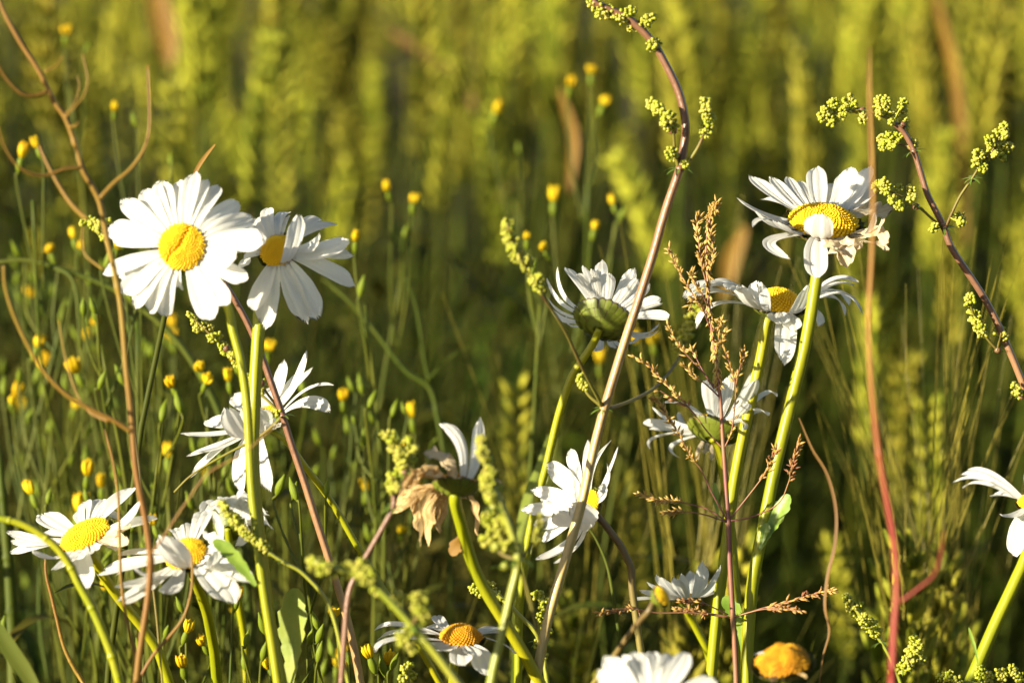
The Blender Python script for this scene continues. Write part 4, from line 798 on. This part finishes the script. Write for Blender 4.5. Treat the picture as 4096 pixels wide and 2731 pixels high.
# ------------------------------------------------------------------ wheat
def wheat_ear(mb, z0, L, rnd, ears=19, lod=1):
    """two ranks of plump spikelets on a gently nodding axis"""
    nod = rnd.uniform(-.012, .012); nod2 = rnd.uniform(-.012, .012)
    for i in range(ears):
        f = i / (ears - 1); z = z0 + L * f; sgn = 1 if i % 2 else -1; c = np.array([nod * f * f, nod2 * f * f, z])
        sz = .0115 * (math.sin(math.pi * (0.18 + .74 * f)) * .5 + .55) * rnd.uniform(.75, 1.2); o = rnd.uniform(.7, 1.3)
        for s in ((-1, 0, 1) if lod else (0,)):
            b = c + np.array([sgn * .0012, s * .0014, 0]); t = b + np.array([sgn * .0046 * o + rnd.uniform(-.0008, .0008), s * .0040 * o, sz])
            spindle(mb, b, t, (.0019 if lod else .0030) * o ** .5, 5, .5, 4)
def wheat_awns(mb, z0, L, La, rnd, n=22, r=.00022):
    for i in range(n):
        f = i / n; sgn = 1 if i % 2 else -1; b = np.array([sgn * .004, rnd.uniform(-.004, .004), z0 + L * f + .008])
        sp = rnd.uniform(.10, .26); dr = unit([sgn * sp, rnd.gauss(0, .13), 1]); l = La * rnd.uniform(.75, 1.1)
        tube(mb, [b, b + dr * l * .5, b + dr * l + np.array([sgn * .002, 0, 0])], r, r * .3, 3, cap=False)
def wheat_leaf(mb, z, a, L, w, rnd, droop):
    dr = np.array([math.cos(a), math.sin(a), 0]); pts = []
    for t in np.linspace(0, 1, 8):
        pts.append(np.array([0, 0, z]) + dr * L * (.75 * t) + np.array([0, 0, L * (.75 * t - droop * t * t)]))
    blade(mb, pts, w, np.array([-dr[0] * .6, -dr[1] * .6, .8]), fold=.15, tw=rnd.uniform(-1.2, 1.2), nu=2, prof=lambda f: min(1, .5 + 2 * f) * (1 - f ** 2.2) + .02)
WH = .50                                # a proto stands this high to the foot of its ear
protos = []
GW = 'wheat ears out of focus in the field behind the flowers'
WLAB = 'blurred yellow green wheat ear in the field behind the flowers'
for v in range(5):
    rnd = random.Random(50 + v); root = thing('wheat', WLAB, 'wheat', (0, 0, 0), GW); L = rnd.uniform(.065, .09)
    mb = MB(); tube(mb, spline([(0, 0, 0), (rnd.uniform(-.01, .01), 0, WH * .4), (0, rnd.uniform(-.008, .008), WH * .75), (0, 0, WH + .002)], 4), .0017, .0012, 6); mb.build('stem', M['straw'], root)
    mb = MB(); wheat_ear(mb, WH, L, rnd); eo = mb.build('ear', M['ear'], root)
    mb = MB(); wheat_awns(mb, WH, L, rnd.uniform(.03, .05), rnd, 9, .00018); mb.build('awns', M['awn'], eo)
    for z, l in ((.34, .16), (.20, .22)):
        mb = MB(); wheat_leaf(mb, z, rnd.uniform(0, 6.28), l * rnd.uniform(.8, 1.1), .011, rnd, rnd.uniform(.5, .9)); mb.build('leaf', M['blade'], root)
    protos.append(root)
used = set()
def place_wheat(v, x, y, h, rz, lean, la, label=None, group=None, cutoff=True):
    r = protos[v] if v not in used else copy_tree(protos[v]); used.add(v)
    s = h / WH; r.location = (x, y, 0); r.scale = (s ** .4 * 1.0, s ** .4, s)
    r.rotation_euler = (lean * math.cos(la), lean * math.sin(la), rz)
    if label: r['label'] = label
    if group: r['group'] = group
    return r
wr = random.Random(21)
# bearded ears just behind the in-focus flowers, at lower right: ear foot at a photo position
rnd = random.Random(77); bp = thing('bearded_wheat', 'long bearded wheat ear with fine upright awns at lower right', 'wheat', (0, 0, 0), 'bearded wheat at lower right')
mb = MB(); tube(mb, spline([(0, 0, -.42), (.004, 0, -.2), (0, 0, 0)], 4), .0017, .0012, 6); mb.build('stem', M['straw'], bp)
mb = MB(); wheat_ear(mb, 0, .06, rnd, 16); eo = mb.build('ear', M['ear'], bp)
mb = MB(); wheat_awns(mb, 0, .06, .115, rnd, 15, .00022); mb.build('awns', M['awn_pale'], eo)
first = True
for i, (x, y, d, ln) in enumerate([(2075, 1500, .88, -.05), (2140, 1540, .90, .08), (2200, 1480, .91, .17), (2015, 1540, .92, -.14), (2240, 1600, .95, .24),
        (1565, 1500, .92, .03), (1650, 1440, .96, .0), (1340, 1600, .97, .05)]):
    r = bp if first else copy_tree(bp); first = False
    d = d + .02; r.location = P(*DISP(x, y + 215), d); r.rotation_euler = (rnd.uniform(-.05, .05), ln, rnd.uniform(0, 3))
    s = r.location.z / .42; r.scale = (1, 1, 1)
    if x < 1900: r['label'] = 'bearded wheat ear with fine awns behind the small ragged daisy'; r['group'] = 'bearded wheat behind the small daisy'

for i, (x, y, d, ln, la) in enumerate([(1925, 790, 1.14, .04, 1), (1938, 1240, 1.08, .03, 2), (2160, 900, 1.2, .08, 1.5), (2110, 560, 1.3, .05, 4), (2265, 640, 1.3, .1, 1), (1790, 300, 1.35, .04, 2), (1645, 190, 1.4, .06, 5), (1252, 1010, 1.06, .03, 1),
        (1555, 1150, 1.12, .05, 1.2), (1085, 420, 1.38, .05, 1), (800, 120, 1.42, .08, 1.6), (865, 330, 1.5, .1, 1.2), (480, 340, 1.36, .06, 2), (720, 300, 1.42, .04, 4), (580, 230, 1.4, .1, 1.4), (1150, 90, 1.5, .09, 1), (1235, 210, 1.45, .05, 3), (1450, 190, 1.5, .06, 1),
        (2330, 360, 1.36, .06, 2), (280, 60, 1.3, .1, 1), (540, 60, 1.4, .05, 5), (1705, 60, 1.5, .07, 1.5), (1030, 60, 1.5, .05, 2), (2050, 730, 1.4, .1, 1), (2310, 1010, 1.12, .08, 1.5), (1860, 470, 1.45, .06, 1), (640, 430, 1.5, .08, 2), (2180, 300, 1.45, .05, 1), (110, 240, 1.25, .06, 2), (960, 260, 1.5, .12, 1.4)]):
    d = .8 + (d - .8) * 1.15; q = P(*DISP(x, y), d); place_wheat(i % 5, q[0], q[1], max(.2, q[2] - .045), wr.uniform(0, 6.28), ln, la)
def in_view(x, y, m=1.08):
    d = y * math.cos(PITCH) + .1 * math.sin(PITCH); return abs(x) < .18 * d * m
spots = []
tries = 0
while len(spots) < 255 and tries < 20000:
    tries += 1; y = 1.38 + (2.6 - 1.38) * wr.random() ** .8; x = wr.uniform(-.55, .55)
    if not in_view(x, y): continue
    if x < .06 and y < 1.42: continue
    if x < -.098 * y and wr.random() < .55: continue          # at the far left the crop gives way to weeds
    if x < -.05 and y < 1.6 and wr.random() < .7: continue          # the flowery margin at left keeps its distance
    if abs(x) < .07 and y < 1.55: continue
    if mnoise.noise(Vector((x * 5, y * 2.2, 3.1))) < -.2: continue       # the crop stands in clumps
    spots.append((x, y))
for x, y in spots:
    h = wr.gauss(.46, .05); h = max(.36, min(.545, h))
    place_wheat(wr.randrange(5), x, y, h, wr.uniform(0, 6.28), abs(wr.gauss(0, .13)), wr.uniform(0, 6.28))

# the field beyond and beside them: one mass
def merge(name, pieces, m, label, cat):
    """pieces: (verts, faces) already placed, joined with numpy into one mesh"""
    nv = 0; VS = []; FS = []
    for v, f in pieces: VS.append(v); FS.append(f + nv); nv += len(v)
    v = np.concatenate(VS).astype(np.float32); f = np.concatenate(FS).astype(np.int32)
    me = bpy.data.meshes.new(name); me.vertices.add(len(v)); me.vertices.foreach_set('co', v.ravel())
    me.loops.add(f.size); me.loops.foreach_set('vertex_index', f.ravel()); me.polygons.add(len(f))
    me.polygons.foreach_set('loop_start', np.arange(0, f.size, 4, dtype=np.int32)); me.update(calc_edges=True); me.validate()
    me.polygons.foreach_set('use_smooth', [True] * len(me.polygons))
    for q in (m if isinstance(m, list) else [m]): me.materials.append(q)
    o = bpy.data.objects.new(name, me); col.objects.link(o); return tag(o, label, cat, kind='stuff')
def quads(mb):
    v = np.concatenate(mb.v); f = np.array([(q + (q[-1],))[:4] if len(q) == 3 else q[:4] for q in mb.f if len(q) >= 3 and len(q) <= 4], np.int32)
    return v, f
lo = []
for v in range(4):
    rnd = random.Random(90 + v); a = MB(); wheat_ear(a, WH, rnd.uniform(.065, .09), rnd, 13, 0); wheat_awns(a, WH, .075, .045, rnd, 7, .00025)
    b = MB(); tube(b, [(0, 0, 0), (.004, 0, WH * .5), (0, 0, WH)], .0018, .0013, 4, cap=False)
    for z, l in ((.42, .13), (.36, .16), (.24, .2), (.12, .2)): wheat_leaf(b, z, rnd.uniform(0, 6.28), l, .012, rnd, rnd.uniform(.5, .9))
    lo.append((quads(a), quads(b)))
def xf(v, x, y, s, rz, lx, ly):
    c, q = math.cos(rz), math.sin(rz); w = v.copy(); w[:, 2] *= s
    X_ = w[:, 0] * c - w[:, 1] * q; Y_ = w[:, 0] * q + w[:, 1] * c
    return np.stack([X_ + x + lx * w[:, 2], Y_ + y + ly * w[:, 2], w[:, 2]], 1)
pe, pl = [], []
def field_spot(x, y):
    (va, fa), (vb, fb) = lo[wr.randrange(4)]; h = max(.33, min(.56, wr.gauss(.45, .055))) / WH
    rz, lx, ly = wr.uniform(0, 6.28), wr.gauss(0, .13), wr.gauss(0, .13)
    if y < 1.9 or wr.random() < .32: pe.append((xf(va, x, y, h, rz, lx, ly), fa)); pl.append((xf(vb, x, y, h, rz, lx, ly), fb))
for _ in range(2300):
    y = 1.75 + 4.6 * wr.random() ** 1.3; x = wr.uniform(-1, 1) * (.2 * y + .35)
    if mnoise.noise(Vector((x * 4, y * 1.6, 8.2))) > -.15: field_spot(x, y)
for _ in range(300):
    y = wr.uniform(1.1, 2.6); x = wr.choice((-1, 1)) * (.205 * y + wr.uniform(.01, .6))
    if x < 0 and y < 1.4 and wr.random() < .7: continue
    field_spot(x, y)
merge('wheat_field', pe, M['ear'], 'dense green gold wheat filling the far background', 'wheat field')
merge('wheat_leaves', pl, M['blade'], 'mass of wheat stems and leaves under the far ears', 'wheat leaves')

# ------------------------------------------------------------------ undergrowth grass
gr = random.Random(5); pg = []
gp = []
for v in range(6):
    rnd = random.Random(v); b = MB(); L = rnd.uniform(.18, .34); a = rnd.uniform(0, 6.28); dr = np.array([math.cos(a), math.sin(a), 0]); k = rnd.uniform(.15, .6)
    blade(b, [dr * L * k * t * t + np.array([0, 0, L * (t - k * .35 * t * t)]) for t in np.linspace(0, 1, 7)], rnd.uniform(.004, .008), np.array([0, -1, .2]), nu=2, tw=rnd.uniform(-1, 1), prof=lambda f: (1 - f ** 2) + .02)
    gp.append(quads(b))
for _ in range(5200):
    y = .55 + 2.4 * gr.random(); x = gr.uniform(-1, 1) * (.24 * y + .18); v, f = gp[gr.randrange(6)]
    s = gr.uniform(.7, 1.25) * (1.0 if y > .85 else .75)
    pg.append((xf(v, x, y, s, gr.uniform(0, 6.28), gr.gauss(0, .12), gr.gauss(0, .12)), f))
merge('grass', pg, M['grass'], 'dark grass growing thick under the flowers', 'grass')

# unseen grass added left of the frame to shade the foot of the plants
ps = []
for _ in range(4200):
    y = gr.uniform(-.5, 2.0); x = -(.2 * max(y, .3) + .50) - .9 * gr.random() ** 1.3
    v, f = gp[gr.randrange(6)]; h = gr.gauss(.46, .05) / v[:, 2].max(); w = xf(v, x, y, 1.0, gr.uniform(0, 6.28), gr.gauss(0, .1), gr.gauss(0, .1)); w[:, 2] *= h; ps.append((w, f))
merge('shade_grass', ps, M['grass'], 'unseen taller grass added beyond the left edge to cast shade', 'grass')

# thin crossing culms and dead twigs tangled through the margin, mostly at left
pt = []
for _ in range(1500):
    d = gr.uniform(.88, 1.45); x = gr.uniform(-.2, -.01) * d if gr.random() < .9 else gr.uniform(-.2, .2) * d
    h = gr.uniform(.25, .52) * (1 if d > .95 else .92); lx, ly = gr.gauss(0, .16), gr.gauss(0, .12); b = MB()
    if h > .40 and x > -.12 and d < 1.1: h = .40
    tube(b, [np.array([0, 0, 0]), np.array([lx * h * .3, ly * h * .3, h * .5]), np.array([lx * h * 1.3, ly * h * 1.3, h])], .0006, .0002, 4, cap=False)
    v, f = quads(b); pt.append((v + np.array([x, d, 0]), f))
    for _k in range(gr.choice((0, 1, 2, 3))):
        b = MB(); hz = h * gr.uniform(.35, .95); wheat_leaf(b, hz, gr.uniform(0, 6.28), gr.uniform(.025, .08), gr.uniform(.003, .008), gr, gr.uniform(.2, 1.1)); v, f = quads(b); pt.append((v + np.array([x + lx * hz, d + ly * hz, 0]), f))
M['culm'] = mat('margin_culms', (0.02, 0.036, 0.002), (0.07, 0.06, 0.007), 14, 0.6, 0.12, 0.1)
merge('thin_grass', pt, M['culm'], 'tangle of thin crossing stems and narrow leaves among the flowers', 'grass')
